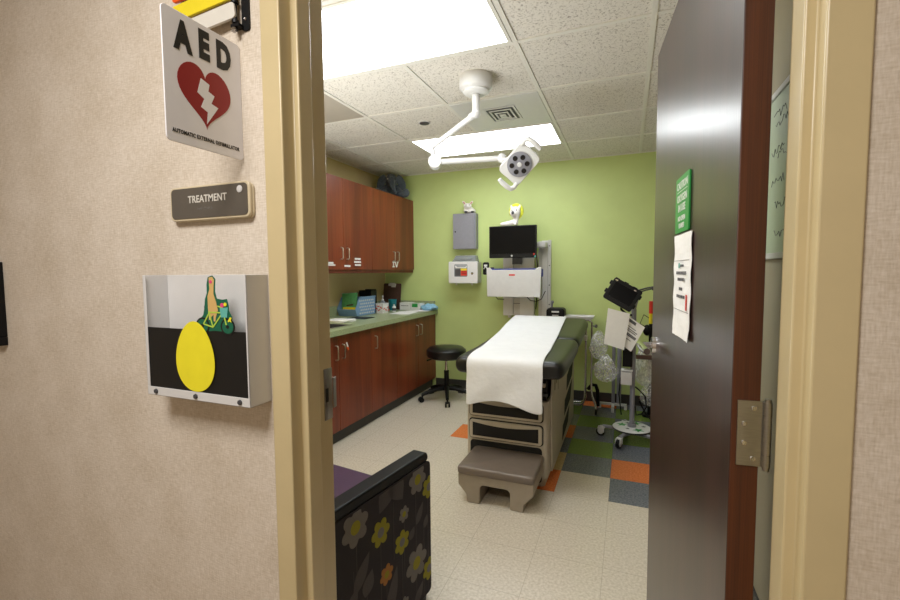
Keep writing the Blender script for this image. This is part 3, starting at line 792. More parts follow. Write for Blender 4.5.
lower(2.315, 3.235, [2.775], [2.735, 2.82], 'cherry base cabinet under the sink with two doors')
lower(3.235, 3.69, [], [3.295], 'narrow single-door cherry base cabinet below the blue bin')
lower(3.69, YB - .003, [4.148], [4.105, 4.195], 'cherry base cabinet against the green wall behind the stool')

wt = thing('worktop', 'speckled green laminate worktop along the left wall', 'worktop', (XL, 3.455, CT))
# worktop around the sink cut-out
yA, yB_ = 2.3 - 3.455, YB - .002 - 3.455; d = -2.0 - XL
s0, s1 = 2.52 - 3.455, 3.04 - 3.455; sx0, sx1 = .12, .57
mb = MB()
mb.span((0, yA, -.042), (d, s0, 0)); mb.span((0, s1, -.042), (d, yB_, 0)); mb.span((0, s0, -.042), (sx0, s1, 0)); mb.span((sx1, s0, -.042), (d, s1, 0))
mb.build('top', M['counter'], wt, bevel=.0)
mb = MB(); mb.span((.0, yA, .0005), (.02, yB_, .1)); mb.span((.02, yB_ - .02, 0), (d - .03, yB_, .1)); struct(mb.build('trim_3', M['counter'], loc=(XL, 3.455, CT), bevel=.002))
sink = thing('sink', 'stainless steel sink set into the green worktop', 'sink', (XL, 3.455, CT))
mb = MB()
for a, b in (((sx0 - .015, s0 - .015, 0), (sx1 + .015, s0 + .004, .004)), ((sx0 - .015, s1 - .004, 0), (sx1 + .015, s1 + .015, .004)), ((sx0 - .015, s0 + .004, 0), (sx0 + .004, s1 - .004, .004)), ((sx1 - .004, s0 + .004, 0), (sx1 + .015, s1 - .004, .004))): mb.span(a, b)
mb.build('rim', M['steel'], sink, bevel=.0015)
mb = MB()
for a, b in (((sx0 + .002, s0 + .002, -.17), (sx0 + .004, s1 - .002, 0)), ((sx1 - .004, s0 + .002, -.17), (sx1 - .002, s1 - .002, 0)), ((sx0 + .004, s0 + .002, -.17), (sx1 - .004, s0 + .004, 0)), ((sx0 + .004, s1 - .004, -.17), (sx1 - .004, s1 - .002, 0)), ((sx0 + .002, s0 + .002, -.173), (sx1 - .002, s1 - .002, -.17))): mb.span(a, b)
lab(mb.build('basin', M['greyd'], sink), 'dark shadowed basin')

# items on the worktop
bb = thing('storage_bin', 'light blue open-front plastic bin of packets on the green worktop', 'bin', (-2.55, 3.82, CT))
mb = MB(); w_, l_ = .108, .165
mb.span((-w_, -l_, 0), (w_, l_, .006)); mb.span((-w_, l_ - .005, .006), (w_, l_, .175))
mb.box((0, -l_ - .018, .036), (2 * w_, .005, .075), rotm(28, 0, 0))
sp_ = [(-l_, 0), (l_, 0), (l_, .175), (-l_ + .04, .185), (-l_ - .036, .07)]
SD = lambda x: Matrix(((0, 0, 1, x), (1, 0, 0, 0), (0, 1, 0, 0), (0, 0, 0, 1)))
mb.prism(sp_, .005, SD(-w_)); mb.prism(sp_, .005, SD(w_ - .005))
mb.span((w_ - .005, -l_ + .04, .178), (w_ + .008, l_, .188))
lab(mb.build('bin_body', M['blue'], bb, bevel=.0015), 'blue plastic shell')
mb = MB()
for i in range(8):
    for j in range(5):
        mb.box((w_ + .0006, -l_ + .045 + i * .034 + (j % 2) * .017, .026 + j * .031), (.001, .015, .015), rotm(45, 0, 0))
lab(mb.build('lattice_print', M['offwhite'], bb), 'white lattice pattern on the side')
gp = thing('green_packet', 'green printed packet standing in the blue bin', 'packet', (-2.555, 3.70, CT + .007))
mb = MB(); mb.mat(M['greenp']); mb.box((-.01, 0, .115), (.175, .012, .21), rotm(-10, -3, 0), bev=.002)
mb.mat(M['brown']); mb.box((.0, -.0075, .10), (.08, .004, .014), rotm(-10, -8, 0))
mb.mat(M['lgrey']); mb.box((-.02, .0185, .214), (.177, .0135, .010), rotm(-10, -3, 0))
mb.build('packet_body', parent=gp)
yp = MB(); yp.box((0, -.012, .042), (.165, .012, .075), rotm(-8, 0, 0), bev=.004); o = yp.build('yellow_packet', M['yellowp'], loc=(-2.545, 3.69, CT + .0065)); tag(o, 'yellow packet in front of the green one in the blue bin', 'packet')
ob = thing('organizer_box', 'black open organizer standing behind the green packet on the worktop', 'organizer', (-2.57, 4.05, CT))
mb = MB()
for a, b in (((-.075, -.055, 0), (.075, .055, .006)), ((-.075, -.055, .006), (-.07, .055, .24)), ((.07, -.055, .006), (.075, .055, .24)), ((-.07, .05, .006), (.07, .055, .25)), ((-.07, -.055, .006), (.07, -.05, .22))): mb.span(a, b)
mb.build('shell', M['black'], ob, bevel=.0015)
mat_ = MB(); mat_.span((-.10, -.085, 0), (.10, .085, .004)); tag(mat_.build('shadow_mat', M['black'], loc=(-2.33, 3.54, CT), bevel=.0015), 'flat black shadow mat lying in front of the blue bin', 'tray')  # thin black mat standing in for the dark shadow under the bin
tb = thing('supply_tub', 'frosted plastic tub with red print right of the blue bin', 'tub', (-2.405, 4.06, CT))
mb = MB(); mb.rings([[(x * s_, y * s_, z) for x, y in rrect(-.05, -.06, .05, .06, .012)] for s_, z in ((.9, 0), (1, .1), (1.03, .105))], cap=True); mb.build('tub_body', M['tub'], tb)
mb = MB(); mb.mat(M['redp'])
for x, y, z, r_ in ((-.03, 0, .05, 20), (.0, 0, .035, -30), (.025, 0, .06, 40), (-.01, 0, .075, 10)): mb.box((x, -.0625, z), (.028, .001, .010), rotm(0, r_, 0))
for y, z, r_ in ((-.05, .05, 25), (-.01, .035, -20), (.03, .06, 30), (.05, .03, 0)): mb.box((.0515, y, z), (.001, .03, .012), rotm(r_, 0, 0))
lab(mb.build('red_print', parent=tb), 'red print')
pb = thing('pump_bottle', 'small white pump bottle behind the frosted tub', 'bottle', (-2.51, 4.25, CT))
mb = MB(); mb.lathe([(.026, 0), (.028, .004), (.028, .1), (.02, .115), (.011, .12)]); mb.build('bottle_body', M['smoke'], pb)
mb = MB(); mb.cyl((0, 0, .12), (0, 0, .135), .012); mb.cyl((0, 0, .135), (0, 0, .165), .005); mb.tube([(0, 0, .165), (.012, -.02, .168), (.02, -.036, .163)], .007); mb.build('pump', M['white'], pb)
sb = thing('soap_bottle', 'short white bottle with dark label beside the frosted tub', 'bottle', (-2.36, 4.235, CT))
mb = MB(); mb.lathe([(.02, 0), (.021, .004), (.021, .05), (.014, .06), (.009, .064), (.009, .08)]); mb.build('bottle_body', M['white'], sb)
mb = MB(); mb.lathe([(.0214, .012), (.0214, .042)], cap=False); lab(mb.build('label_band', M['greyd'], sb), 'grey label')
cup = MB(); cup.lathe([(.036, 0), (.0365, .002), (.048, .118), (.0495, .123), (.046, .123), (.035, .006)], seg=32, cap=True)
tag(cup.build('plastic_cup', M['teal'], loc=(-2.47, 4.40, CT)), 'teal plastic cup on the worktop in front of the clipboard', 'cup')
cb = thing('clipboard', 'dark brown clipboard leaning on the green wall at the worktop corner', 'clipboard', (-2.535, 4.49, CT + .001), (R(-7), 0, 0))
mb = MB(); mb.prism(rrect(-.115, 0, .115, .30, .014), .004, FACE); mb.build('board', M['brown'], cb)
mb = MB(); mb.box((0, -.010, .285), (.1, .010, .028), bev=.004); mb.cyl((-.03, -.012, .3), (.03, -.012, .3), .008); mb.box((.02, -.016, .265), (.05, .004, .018), rotm(20, 0, 15)); lab(mb.build('clip', M['lgrey'], cb), 'silver clip')
def glove(name, loc, dims, label, green, rz=0):
    t = thing(name, label, 'box', loc, (0, 0, R(rz)))
    mb = MB(); mb.span((-dims[0] / 2, -dims[1] / 2, 0), (dims[0] / 2, dims[1] / 2, dims[2])); mb.build('carton', M['white'], t, bevel=.001)
    mb = MB()
    if green: mb.span((-dims[0] / 2 + .02, -dims[1] / 2 - .0008, dims[2] * .45), (dims[0] / 2 - .03, -dims[1] / 2, dims[2] * .95)); mb.span((-dims[0] * .3, -dims[1] * .3, dims[2]), (dims[0] * .3, dims[1] * .3, dims[2] + .0008))
    else: mb.span((-dims[0] / 2 + .015, -dims[1] / 2 - .0008, dims[2] * .55), (dims[0] / 2 - .02, -dims[1] / 2, dims[2] * .62))
    mb.build('printed_panel', M['greensign'] if green else M['inkg'], t)
glove('glove_box', (-2.335, 4.50, CT), (.13, .12, .085), 'plain white glove box right of the teal cup', False)
glove('glove_box', (-2.205, 4.50, CT), (.12, .12, .08), 'white glove box with a green panel on the worktop', True)
mb = MB()
mb.sph((0, 0, .035), (.098, .085, .04), u=32, v=20)
for v in mb.bm.verts:
    nz_ = mnoise.noise(v.co * 28) * .014 + mnoise.noise(v.co * 70) * .006
    v.co += Vector((v.co.x, v.co.y, v.co.z - .04)).normalized() * nz_
    v.co.z = max(.001, v.co.z)
tag(mb.build('crumpled_drape', M['bluewrap'], loc=(-2.045, 4.47, CT)), 'crumpled pale blue drape at the end of the worktop', 'drape')
def flat_sheet(name, loc, w, l, rz, label, m='sheet', cat='paper', th=.0015):
    mb = MB(); n = 6
    mb.rings([[(-w / 2 + w * i / n, -l / 2 + l * j / n, .003 + .0015 * math.sin(i * 1.1 + j)) for i in range(n + 1)] for j in range(n + 1)], closed=False)
    return tag(mb.build(name, M[m], loc=loc, rot=(0, 0, R(rz)), solid=th, smooth=False), label, cat)
flat_sheet('paper_sheet', (-2.17, 4.10, CT), .22, .30, 8, 'white sheet of paper lying flat before the glove boxes')
flat_sheet('paper_sheet', (-2.12, 4.32, CT + .003), .17, .24, -30, 'white sheet overlapping another near the blue drape')
tw = MB()
for k in range(3): tw.box((.004 * k, -.006 * k, .004 + .007 * k), (.2, .19, .006), rotm(0, 0, 4 * k), bev=.002)
tag(tw.build('paper_towels', M['sheet'], loc=(-2.33, 3.22, CT)), 'small stack of white paper towels beside the sink', 'towels')

# orange-tipped key tag hanging on base cabinet handle
kt = MB(); kt.mat(M['white']); kt.box((0, 0, 0), (.003, .014, .05), rotm(25, 0, 0), bev=.001); kt.mat(M['orangep']); kt.box((.0, .008, -.026), (.004, .015, .028), rotm(25, 0, 0), bev=.001)
tag(kt.build('key_tag', loc=(BX + .03, 2.845, .755)), 'white and orange tag hanging on a base cabinet handle', 'tag')

# ------------------------------------------------------------------ plush animals
def ball_chain(mb, pts, rs, n=6):
    for (a, ra), (b, rb) in zip(zip(pts[:-1], rs[:-1]), zip(pts[1:], rs[1:])):
        a = Vector(a); b = Vector(b)
        for k in range(n + 1):
            t = k / n; mb.sph(a.lerp(b, t), ra + (rb - ra) * t, u=12, v=8)
el = thing('plush_elephant', 'dark grey plush elephant sitting on top of the wall cabinet', 'soft toy', (-2.455, 4.385, UZ1), (0, 0, R(31)))
mb = MB()
mb.sph((0, .03, .085), (.09, .075, .085)); mb.sph((0, -.01, .195), (.07, .068, .07)); mb.sph((0, -.01, .228), (.055, .055, .05))
ball_chain(mb, [(0, -.06, .195), (.004, -.098, .155), (.012, -.115, .11), (.028, -.122, .07), (.036, -.126, .05)], [.042, .032, .025, .02, .019])
for s_ in (-1, 1):
    ball_chain(mb, [(s_ * .07, .0, .12), (s_ * .1, -.05, .06)], [.034, .03])
    ball_chain(mb, [(s_ * .06, -.03, .04), (s_ * .14, -.08, .045)], [.042, .04]); mb.sph((s_ * .155, -.09, .055), (.042, .028, .048))
lab(mb.build('body', M['plushgrey'], el, remesh=.006, disp=.004), 'dark grey plush body with trunk')
for s_ in (-1, 1):
    mb = MB(); mb.sph((s_ * .108, -.03, .175), (.046, .014, .088), rotm(0, s_ * -24, s_ * 10)); mb.build('ear', M['plushgrey'], el, disp=.003)
    mb = MB(); mb.sph((s_ * .04, -.074, .205), .008); lab(mb.build('eye', M['offwhite'] if s_ < 0 else M['black'], el), 'button eye')
# small white plush on the lockbox
lt = thing('toy_lamb', 'tiny white toy with upright ears sitting on the grey wall box', 'soft toy', (-1.60, 4.55, 1.937), (0, 0, R(20)))
lt.scale = (1.75, 1.35, 1.35)
mb = MB(); mb.sph((0, .005, .028), (.034, .03, .028)); mb.sph((-.008, -.012, .058), (.026, .026, .024))
ball_chain(mb, [(-.006, -.034, .052), (-.006, -.04, .05)], [.013, .012])
for s_ in (-1, 1): ball_chain(mb, [(s_ * .018, -.02, .016), (s_ * .022, -.034, .012)], [.012, .010]); mb.sph((.025, .015, .022), .018)
lab(mb.build('body', M['plushwhite'], lt, remesh=.0035, disp=.002), 'white plush body')
for s_ in (-1, 1):
    mb = MB(); mb.mat(M['plushwhite']); mb.sph((s_ * .022 - .008, -.01, .085), (.008, .005, .017), rotm(0, s_ * 32, 0)); mb.mat(M['pink']); mb.sph((s_ * .022 - .008, -.0135, .084), (.005, .003, .012), rotm(0, s_ * 32, 0)); mb.build('ear', parent=lt)
    mb = MB(); mb.sph((s_ * .010 - .008, -.037, .064), .003); mb.build('eye', M['black'], lt)
for s_ in (-1, 1):
    mb = MB(); mb.sph((s_ * .02, -.041, .009), (.010, .007, .009)); lab(mb.build('foot', M['greyd'], lt), 'dark foot')

# ------------------------------------------------------------------ back wall equipment
lk = thing('wall_lockbox', 'grey metal lock box on the green wall above the sharps container', 'lock box', (-1.64, YB, 1.56))
mb = MB(); mb.span((-.126, -.088, 0), (.126, 0, .377)); mb.build('box_body', M['grey'], lk, bevel=.002)
mb = MB(); mb.span((-.128, -.103, -.001), (.110, -.089, .378)); mb.build('door', M['grey'], lk, bevel=.002)
mb = MB(); mb.cyl((-.1, -.103, .185), (-.1, -.108, .185), .008); lab(mb.build('key_lock', M['black'], lk), 'small dark key lock')
sh = thing('sharps_container', 'white sharps container cabinet with red label on the green wall', 'sharps container', (-1.635, YB, 1.19))
mb = MB(); mb.prism(rrect(-.165, 0, .165, .232, .012), .022, facing((0, -.14, 0))); mb.build('front_cover', M['white'], sh, bevel=.004)
mb = MB(); mb.span((-.155, -.139, .005), (.155, 0, .225)); lab(mb.build('housing', M['lgrey'], sh, bevel=.004), 'grey housing')
mb = MB()
mb.rings([[(x, y, z) for x, y in ((-.14, -.135), (.14, -.135), (.14, -.02), (-.14, -.02))] for z in (.226,)] + [[(x, y, .30) for x, y in ((-.11, -.085), (.12, -.085), (.12, -.02), (-.11, -.02))]])
mb.span((-.10, -.135, .25), (.09, -.115, .268))
lab(mb.build('hopper', M['smoke'], sh, bevel=.003), 'smoky clear hopper lid')
mb = MB(); mb.mat(M['smoke']); mb.prism(rrect(-.098, .07, .052, .205, .012), .002, facing((0, -.1618, 0)))
mb.mat(M['greyd']); mb.prism(rrect(-.088, .08, -.026, .15, .004), .002, facing((0, -.1628, 0)))
lab(mb.build('window', parent=sh), 'clear viewing window')
mb = MB(); mb.mat(M['redp']); mb.prism([(-.022, .082), (.046, .082), (.046, .135), (-.022, .135)], .003, facing((0, -.1635, 0)))
mb.mat(M['yellowp']); mb.prism([(-.022, .137), (.046, .137), (.046, .158), (-.022, .158)], .003, facing((0, -.1635, 0)))
mb.mat(M['ink'])
for z in (.118, .1): mb.prism([(-.014, z), (.038, z), (.038, z + .006), (-.014, z + .006)], .0034, facing((0, -.1636, 0)))
lab(mb.build('warning_label', parent=sh), 'red and yellow warning label')
mb = MB(); mb.mat(M['white']); mb.prism([(-.08, .162), (.04, .162), (.05, .19), (.03, .172), (-.06, .172), (-.085, .19)], .006, facing((0, -.164, 0))); mb.build('drop_tray', parent=sh)
mb = MB(); mb.mat(M['black']); mb.cyl((.105, -.162, .105), (.105, -.166, .105), .013); mb.mat(M['chrome']); mb.cyl((.105, -.166, .105), (.105, -.168, .105), .006); lab(mb.build('key_lock', parent=sh), 'black key lock')
for s_ in (-1, 1): mb = MB(); mb.cyl((s_ * .09, -.12, 0.004), (s_ * .09, -.12, -.02), .008); mb.build('foot_peg', M['lgrey'], sh)

# wall rail with monitor arm
rl = thing('equipment_rail', 'grey vertical equipment rail on the green wall right of the monitor', 'wall rail', (-.79, YB, .62))
mb = MB(); mb.mat(M['lgrey']); mb.span((-.065, -.02, 0), (-.03, 0, 1.0)); mb.mat(M['white']); mb.span((-.028, -.028, 0), (.028, 0, 1.005)); mb.mat(M['lgrey']); mb.span((.03, -.02, 0), (.06, 0, 1.01))
mb.mat(M['hollow'])
for z in (.15, .35, .55, .75, .95): mb.cyl((.045, -.0195, z), (.045, -.021, z), .006)
mb.build('track', parent=rl, bevel=.002)
mb = MB(); mb.mat(M['lgrey']); mb.span((-.08, -.17, .93), (.03, -.028, .985), bev=.008); mb.span((-.17, -.22, .94), (-.05, -.15, .978), bev=.008)
mb.box((-.13, -.235, .955), (.12, .03, .06), bev=.006); mb.tube([(-.05, -.05, .93), (-.08, -.04, .80), (-.05, -.035, .55)], .006)
lab(mb.build('swing_arm', parent=rl), 'light grey swing arm')
mb = MB(); mb.tube([(-.14, -.24, .92), (-.06, -.16, .86), (-.07, -.05, .75), (-.075, -.03, .5), (-.09, -.03, .3)], .005); mb.build('cable', M['black'], rl)
mn = thing('wall_monitor', 'black flat computer monitor mounted on the green wall', 'monitor', (-1.062, 4.30, 1.605))
mb = MB(); mb.span((-.238, 0, -.158), (.238, .035, .158)); mb.build('bezel', M['black'], mn, bevel=.006)
mb = MB(); mb.span((-.226, -.0015, -.118), (.226, .0005, .148)); lab(mb.build('screen', M['screen'], mn), 'dark glossy screen')
mb = MB(); mb.lathe([(.0095, 0), (.009, .0015), (.001, .002)], (-.005, -.0002, -.138), rotm(90, 0, 0)); lab(mb.build('round_emblem', M['lgrey'], mn), 'small pale round emblem')
mb = MB(); mb.mat(M['redp']); mb.cyl((.215, 0, -.125), (.215, -.0015, -.125), .008); mb.mat(M['teal_d']); mb.cyl((.226, 0, -.147), (.226, -.0015, -.147), .009); lab(mb.build('dot_sticker', parent=mn), 'red and blue dot stickers')
mb = MB(); mb.span((-.09, .035, -.1), (.09, .07, .09)); mb.span((-.035, .07, -.04), (.035, .2, .04)); mb.span((-.05, .2, -.22), (.05, .215, .05)); mb.build('mount', M['greyd'], mn, bevel=.003)
un = thing('plush_unicorn', 'white plush pony with yellow mane sitting on top of the monitor', 'soft toy', (-1.055, 4.355, 1.763), (0, 0, R(8)))
un.location = (-1.05, 4.32, 1.7635); un.scale = (1.2, 1.1, 1.25)
mb = MB()
ball_chain(mb, [(-.1, .0, .014), (-.04, .0, .02), (.012, .0, .03)], [.014, .02, .024]); ball_chain(mb, [(.012, 0, .03), (.02, -.004, .06), (.012, -.008, .095)], [.022, .022, .038])
mb.sph((.01, -.008, .105), (.044, .042, .044)); mb.sph((-.004, -.044, .092), (.026, .022, .022))
for s_ in (-1, 1): ball_chain(mb, [(s_ * .03 + .012, 0, .14), (s_ * .036 + .012, 0, .158)], [.012, .007]); ball_chain(mb, [(.02, s_ * .014, .02), (.012, s_ * .018 - .006, .010)], [.014, .010])
for v in mb.bm.verts: v.co.z = max(.0, v.co.z)
lab(mb.build('body', M['plushwhite'], un, remesh=.0045, disp=.002), 'white plush body')
mb = MB()
for k in range(14):
    a = R(-70 + k * 21); mb.sph((.018 + .046 * math.cos(a), .012, .112 + .048 * math.sin(a)), (.017, .014, .017), u=10, v=8)
lab(mb.build('mane', M['plushyellow'], un, remesh=.005, disp=.004), 'yellow mane')
mb = MB(); mb.mat(M['greyd']); mb.sph((-.004, -.062, .094), (.012, .008, .014)); mb.mat(M['black'])
for s_ in (-1, 1): mb.sph((s_ * .018 + .006, -.047, .116), .0045)
lab(mb.build('face_details', parent=un), 'grey nose and black eyes')

# keyboard work station
ks = thing('keyboard_station', 'light grey wall mounted keyboard station with blue rim under the monitor', 'workstation', (-1.05, YB, 1.06))
mb = MB()
notch = [(-.268, .0), (.268, .0), (.276, .292), (.245, .292), (.215, .268), (-.215, .268), (-.24, .292), (-.274, .292)]
mb.prism(notch, .012, facing((0, -.305, 0))); lab(mb.build('front_panel', M['lgrey'], ks, bevel=.004), 'light grey notched front panel')
mb = MB(); mb.span((-.262, -.304, .0), (.262, -.22, .012)); mb.span((.258, -.304, .012), (.27, -.22, .28)); mb.span((-.27, -.304, .012), (-.258, -.22, .28)); mb.span((-.258, -.235, .012), (.258, -.22, .24)); lab(mb.build('tray_shell', M['grey'], ks), 'grey tray shell')
mb = MB(); mb.prism([(-.235, .22), (.235, .22), (.235, .283), (-.235, .283)], .01, facing((0, -.285, 0))); lab(mb.build('keyboard_rim', M['blued'], ks), 'royal blue rim')
mb = MB(); mb.prism([(-.03, .21), (.03, .21), (.03, .226), (-.03, .226)], .001, facing((-.012, -.3172, 0))); lab(mb.build('red_badge', M['redp'], ks), 'small red badge')
mb = MB(); mb.span((.27, -.29, .2), (.283, -.25, .275)); lab(mb.build('side_latch', M['blued'], ks, bevel=.003), 'blue side latch')
mb = MB(); mb.mat(M['white']); mb.span((-.17, -.06, -.21), (-.065, 0, .4)); mb.span((.01, -.06, -.21), (.155, 0, .4)); mb.mat(M['lgrey']); mb.span((-.063, -.045, -.21), (.008, 0, .4)); mb.mat(M['lgrey']); mb.span((-.05, -.22, .03), (.05, -.045, .2))
mb.span((-.12, -.05, -.235), (-.09, -.02, -.21)); mb.mat(M['greyd']); mb.span((-.062, -.047, -.085), (.007, -.044, -.08)); mb.span((-.062, -.047, .02), (.007, -.044, .025))
mb.build('wall_column', parent=ks, bevel=.003)
mb = MB(); mb.tube([(.12, -.24, 0), (.15, -.2, -.04), (.2, -.15, -.05), (.24, -.1, -.03), (.27, -.05, .05)], .004); mb.build('cable', M['black'], ks); mb = MB(); mb.tube([(-.2, -.25, 0), (-.19, -.2, -.03), (-.16, -.07, -.04)], .004); mb.build('cable', M['black'], ks)
hs = thing('barcode_scanner', 'black and white handheld scanner hanging left of the keyboard station', 'scanner', (-1.356, YB, 1.28))
mb = MB(); mb.span((-.035, -.24, .0), (.03, -.2, .13)); mb.build('scanner_body', M['black'], hs, bevel=.016, seg=4)
mb = MB(); mb.box((0, -.243, .095), (.036, .006, .02), bev=.003); mb.tube([(-.02, -.245, .06), (0, -.248, .085), (.02, -.245, .06)], .005); lab(mb.build('white_trim', M['white'], hs), 'white trim')
mb = MB(); mb.span((-.012, -.2, .02), (.012, .0, .06)); mb.span((-.02, -.01, .0), (.02, 0, .08)); mb.build('holder_arm', M['greyd'], hs, bevel=.003)

# black device behind the table head
bd_ = thing('diagnostic_unit', 'black rounded device with silver label behind the head of the exam table', 'medical device', (-.65, YB, .805))
mb = MB(); mb.prism(rrect(-.088, 0, .088, .148, .035, 6), .14, facing((0, -.1, 0))); mb.build('housing', M['black'], bd_, bevel=.012, seg=3)
mb = MB(); mb.prism(rrect(-.035, .105, .035, .12, .003), .0012, facing((0, -.2402, 0))); mb.prism([(-.03, .075), (.03, .075), (.03, .082), (-.03, .082)], .0012, facing((0, -.2402, 0))); lab(mb.build('silver_label', M['lgrey'], bd_), 'silver label')
mb = MB(); mb.span((-.05, -.1, .03), (.05, 0, .08)); mb.tube([(-.05, -.13, .14), (-.052, -.13, .18), (-.045, -.135, .2)], [.009, .012, .014]); mb.sph((-.045, -.135, .2), .016); lab(mb.build('wall_bracket', M['grey'], bd_), 'grey bracket and hook')

# ------------------------------------------------------------------ exam table
TX = -.69
et = thing('exam_table', 'cream exam table with black padded top and pull-out step in the room centre', 'exam table', (TX, 3.3, 0))
def T(x, y, z): return (x - TX, y - 3.3, z)
fy = 2.62; xl, xr = -.945, -.43; bk = 3.95
mb = MB()
# body shell: frame with rounded front corners
zt = .53
mb.rings([[T(x, y, z) for x, y in rrect(xl + i_, fy + i_, xr - i_, bk, .028, 4)] for z, i_ in ((.0, .02), (.055, .02), (.06, .0), (zt, 0))])
lab(mb.build('cabinet_body', M['cream'], et), 'cream moulded cabinet')
# side panels rising to the cushion with slots (right and left)
def side_panel(x0, x1):
    mb = MB()
    out = [(2.70, .50), (2.74, .70), (2.86, .70), (3.05, .655), (3.3, .70), (3.9, .70), (3.9, .06), (2.74, .06)]
    mb.prism([(y - 3.3, z) for y, z in out], x1 - x0, Matrix(((0, 0, 1, x0 - TX), (1, 0, 0, 0), (0, 1, 0, 0), (0, 0, 0, 1))))
    o = mb.build('side_panel', M['cream'], et, bevel=.004)
    return o
for x0, x1, xs in ((xr + .0005, xr + .012, xr + .0125), (xl - .012, xl - .0005, xl - .0125)):
    o = side_panel(x0, x1)
    sg = 1 if xs > TX else -1
    for pts in ([(3.40, .41), (3.42, .52), (3.84, .60), (3.74, .45)], [(3.28, .25), (3.31, .36), (3.76, .42), (3.64, .28)], [(3.18, .10), (3.21, .20), (3.58, .245), (3.50, .135)]):
        mb = MB(); mb.prism([(y - 3.3, z) for y, z in pts], .0015, Matrix(((0, 0, 1, xs - TX - .0008), (1, 0, 0, 0), (0, 1, 0, 0), (0, 0, 0, 1))))
        lab(mb.build('slot', M['hollow'], o), 'black slanted slot')
    mb = MB()
    for pts in ([(2.80, .56), (2.80, .66), (2.83, .66), (2.83, .56)], [(2.95, .53), (2.95, .62), (2.965, .62), (2.965, .53)], [(2.87, .59), (2.87, .64), (2.90, .64), (2.90, .59)]):
        mb.prism([(y - 3.3, z) for y, z in pts], .0012, Matrix(((0, 0, 1, xs - TX - .0008), (1, 0, 0, 0), (0, 1, 0, 0), (0, 0, 0, 1))))
    lab(mb.build('vent_slit', M['brown'], o), 'narrow recessed slits')
# lift block under cushion
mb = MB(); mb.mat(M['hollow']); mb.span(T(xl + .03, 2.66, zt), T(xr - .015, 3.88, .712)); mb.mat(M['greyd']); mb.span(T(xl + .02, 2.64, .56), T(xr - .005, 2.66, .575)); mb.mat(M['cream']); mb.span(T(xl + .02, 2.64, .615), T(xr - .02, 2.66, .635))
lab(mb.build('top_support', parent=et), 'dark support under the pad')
# drawers
def drawer(z0, z1):
    mb = MB(); mb.mat(M['hollow']); mb.prism(rrect(-.236, z0, .236, z1, .022, 5), .006, facing(T(-.69, fy + .001, 0)))
    mb.mat(M['cream']); mb.prism(rrect(-.229, z0 + .007, .229, z1 - .007, .018, 5), .013, facing(T(-.69, fy - .003, 0)))
    o = mb.build('drawer', parent=et, bevel=.002)
    mb = MB(); zz0, zz1 = z0 + .022, z1 - .022
    top = [(.208 - .416 * k / 12, zz1 - .017 * math.sin(PI * k / 12)) for k in range(13)]
    mb.prism([(-.208, zz0), (.208, zz0)] + top, .0015, facing(T(-.69, fy - .0156, 0))); lab(mb.build('recess', M['hollow'], o), 'black recessed pull with curved lip')
drawer(.402, .52); drawer(.258, .388)
# step
sx0_, sx1_ = -.885, -.452; sy0 = 2.30
mb = MB(); mb.mat(M['hollow']); mb.prism(rrect(-.228, .03, .228, .247, .022, 5), .002, facing(T(-.69, fy - .0005, 0))); lab(mb.build('step_bay', parent=et), 'black step recess')
mb = MB(); zs = .165
prof = [(sx0_, zs), (sx0_, .10), (sx0_ + .05, .045), (sx0_ + .055, .0), (sx0_ + .128, .0), (sx0_ + .130, .098), (sx0_ + .145, .112), (sx1_ - .145, .112), (sx1_ - .130, .098), (sx1_ - .128, .0), (sx1_ - .055, .0), (sx1_ - .05, .045), (sx1_, .10), (sx1_, zs)]
mb.rings([[T(x, sy0 + .005, z) for x, z in prof], [T(x, fy - .003, z) for x, z in prof]]); st_ = lab(mb.build('step', M['taupeb'], et, bevel=.005, seg=3), 'taupe pull-out step base')
mb = MB(); mb.rings([[T(x, y, z) for x, y in rrect(sx0_ - .004 + i_, sy0 - .004 + i_, sx1_ + .004 - i_, fy - .002, .018, 4)] for z, i_ in ((zs, .004), (zs + .008, 0), (zs + .034, 0), (zs + .042, .005), (zs + .045, .014))]); lab(mb.build('step_tread', M['taupe'], st_), 'dark taupe tread')
# cushion
CX = -.645
def cushion(name, secs):
    """secs: (y, ztop, thickness, halfwidth)"""
    mb = MB(); rings = []
    for y, zt_, th, hw in secs:
        pr = rrect(-hw, -th, hw, 0, min(.05, th * .45), 5); rings.append([T(CX + x, y, zt_ + z) for x, z in pr])
    mb.rings(rings); return lab(mb.build(name, M['vinyl'], et, subsurf=1), 'black vinyl pad')
def ctop(y):
    tab = [(2.42, .792), (2.48, .806), (2.6, .812), (2.8, .806), (3.0, .815), (3.2, .822), (3.45, .838), (3.7, .862), (4.0, .882), (4.3, .888)]
    for (a, za), (b, zb) in zip(tab[:-1], tab[1:]):
        if y <= b: return za + (zb - za) * max(0, (y - a) / (b - a))
    return tab[-1][1]
HWc = .33
cushion('seat_pad', [(2.462, ctop(2.5) - .035, .045, HWc - .05), (2.466, ctop(2.5) - .012, .08, HWc - .022), (2.49, ctop(2.5), .108, HWc - .004)] + [(y, ctop(y), .112, HWc) for y in (2.56, 2.7, 2.85, 3.0, 3.15)] + [(3.26, ctop(3.26), .112, HWc - .002), (3.285, ctop(3.27) - .012, .095, HWc - .014), (3.288, ctop(3.27) - .03, .06, HWc - .03)])
cushion('back_pad', [(3.292, ctop(3.3) - .03, .05, HWc - .03), (3.295, ctop(3.3) - .012, .085, HWc - .014), (3.32, ctop(3.32), .10, HWc - .002)] + [(y, ctop(y), .1, HWc) for y in (3.45, 3.6, 3.8, 4.0)] + [(4.12, ctop(4.12), .1, HWc - .004), (4.18, ctop(4.18) - .004, .09, HWc - .03), (4.195, ctop(4.18) - .03, .045, HWc - .06)])
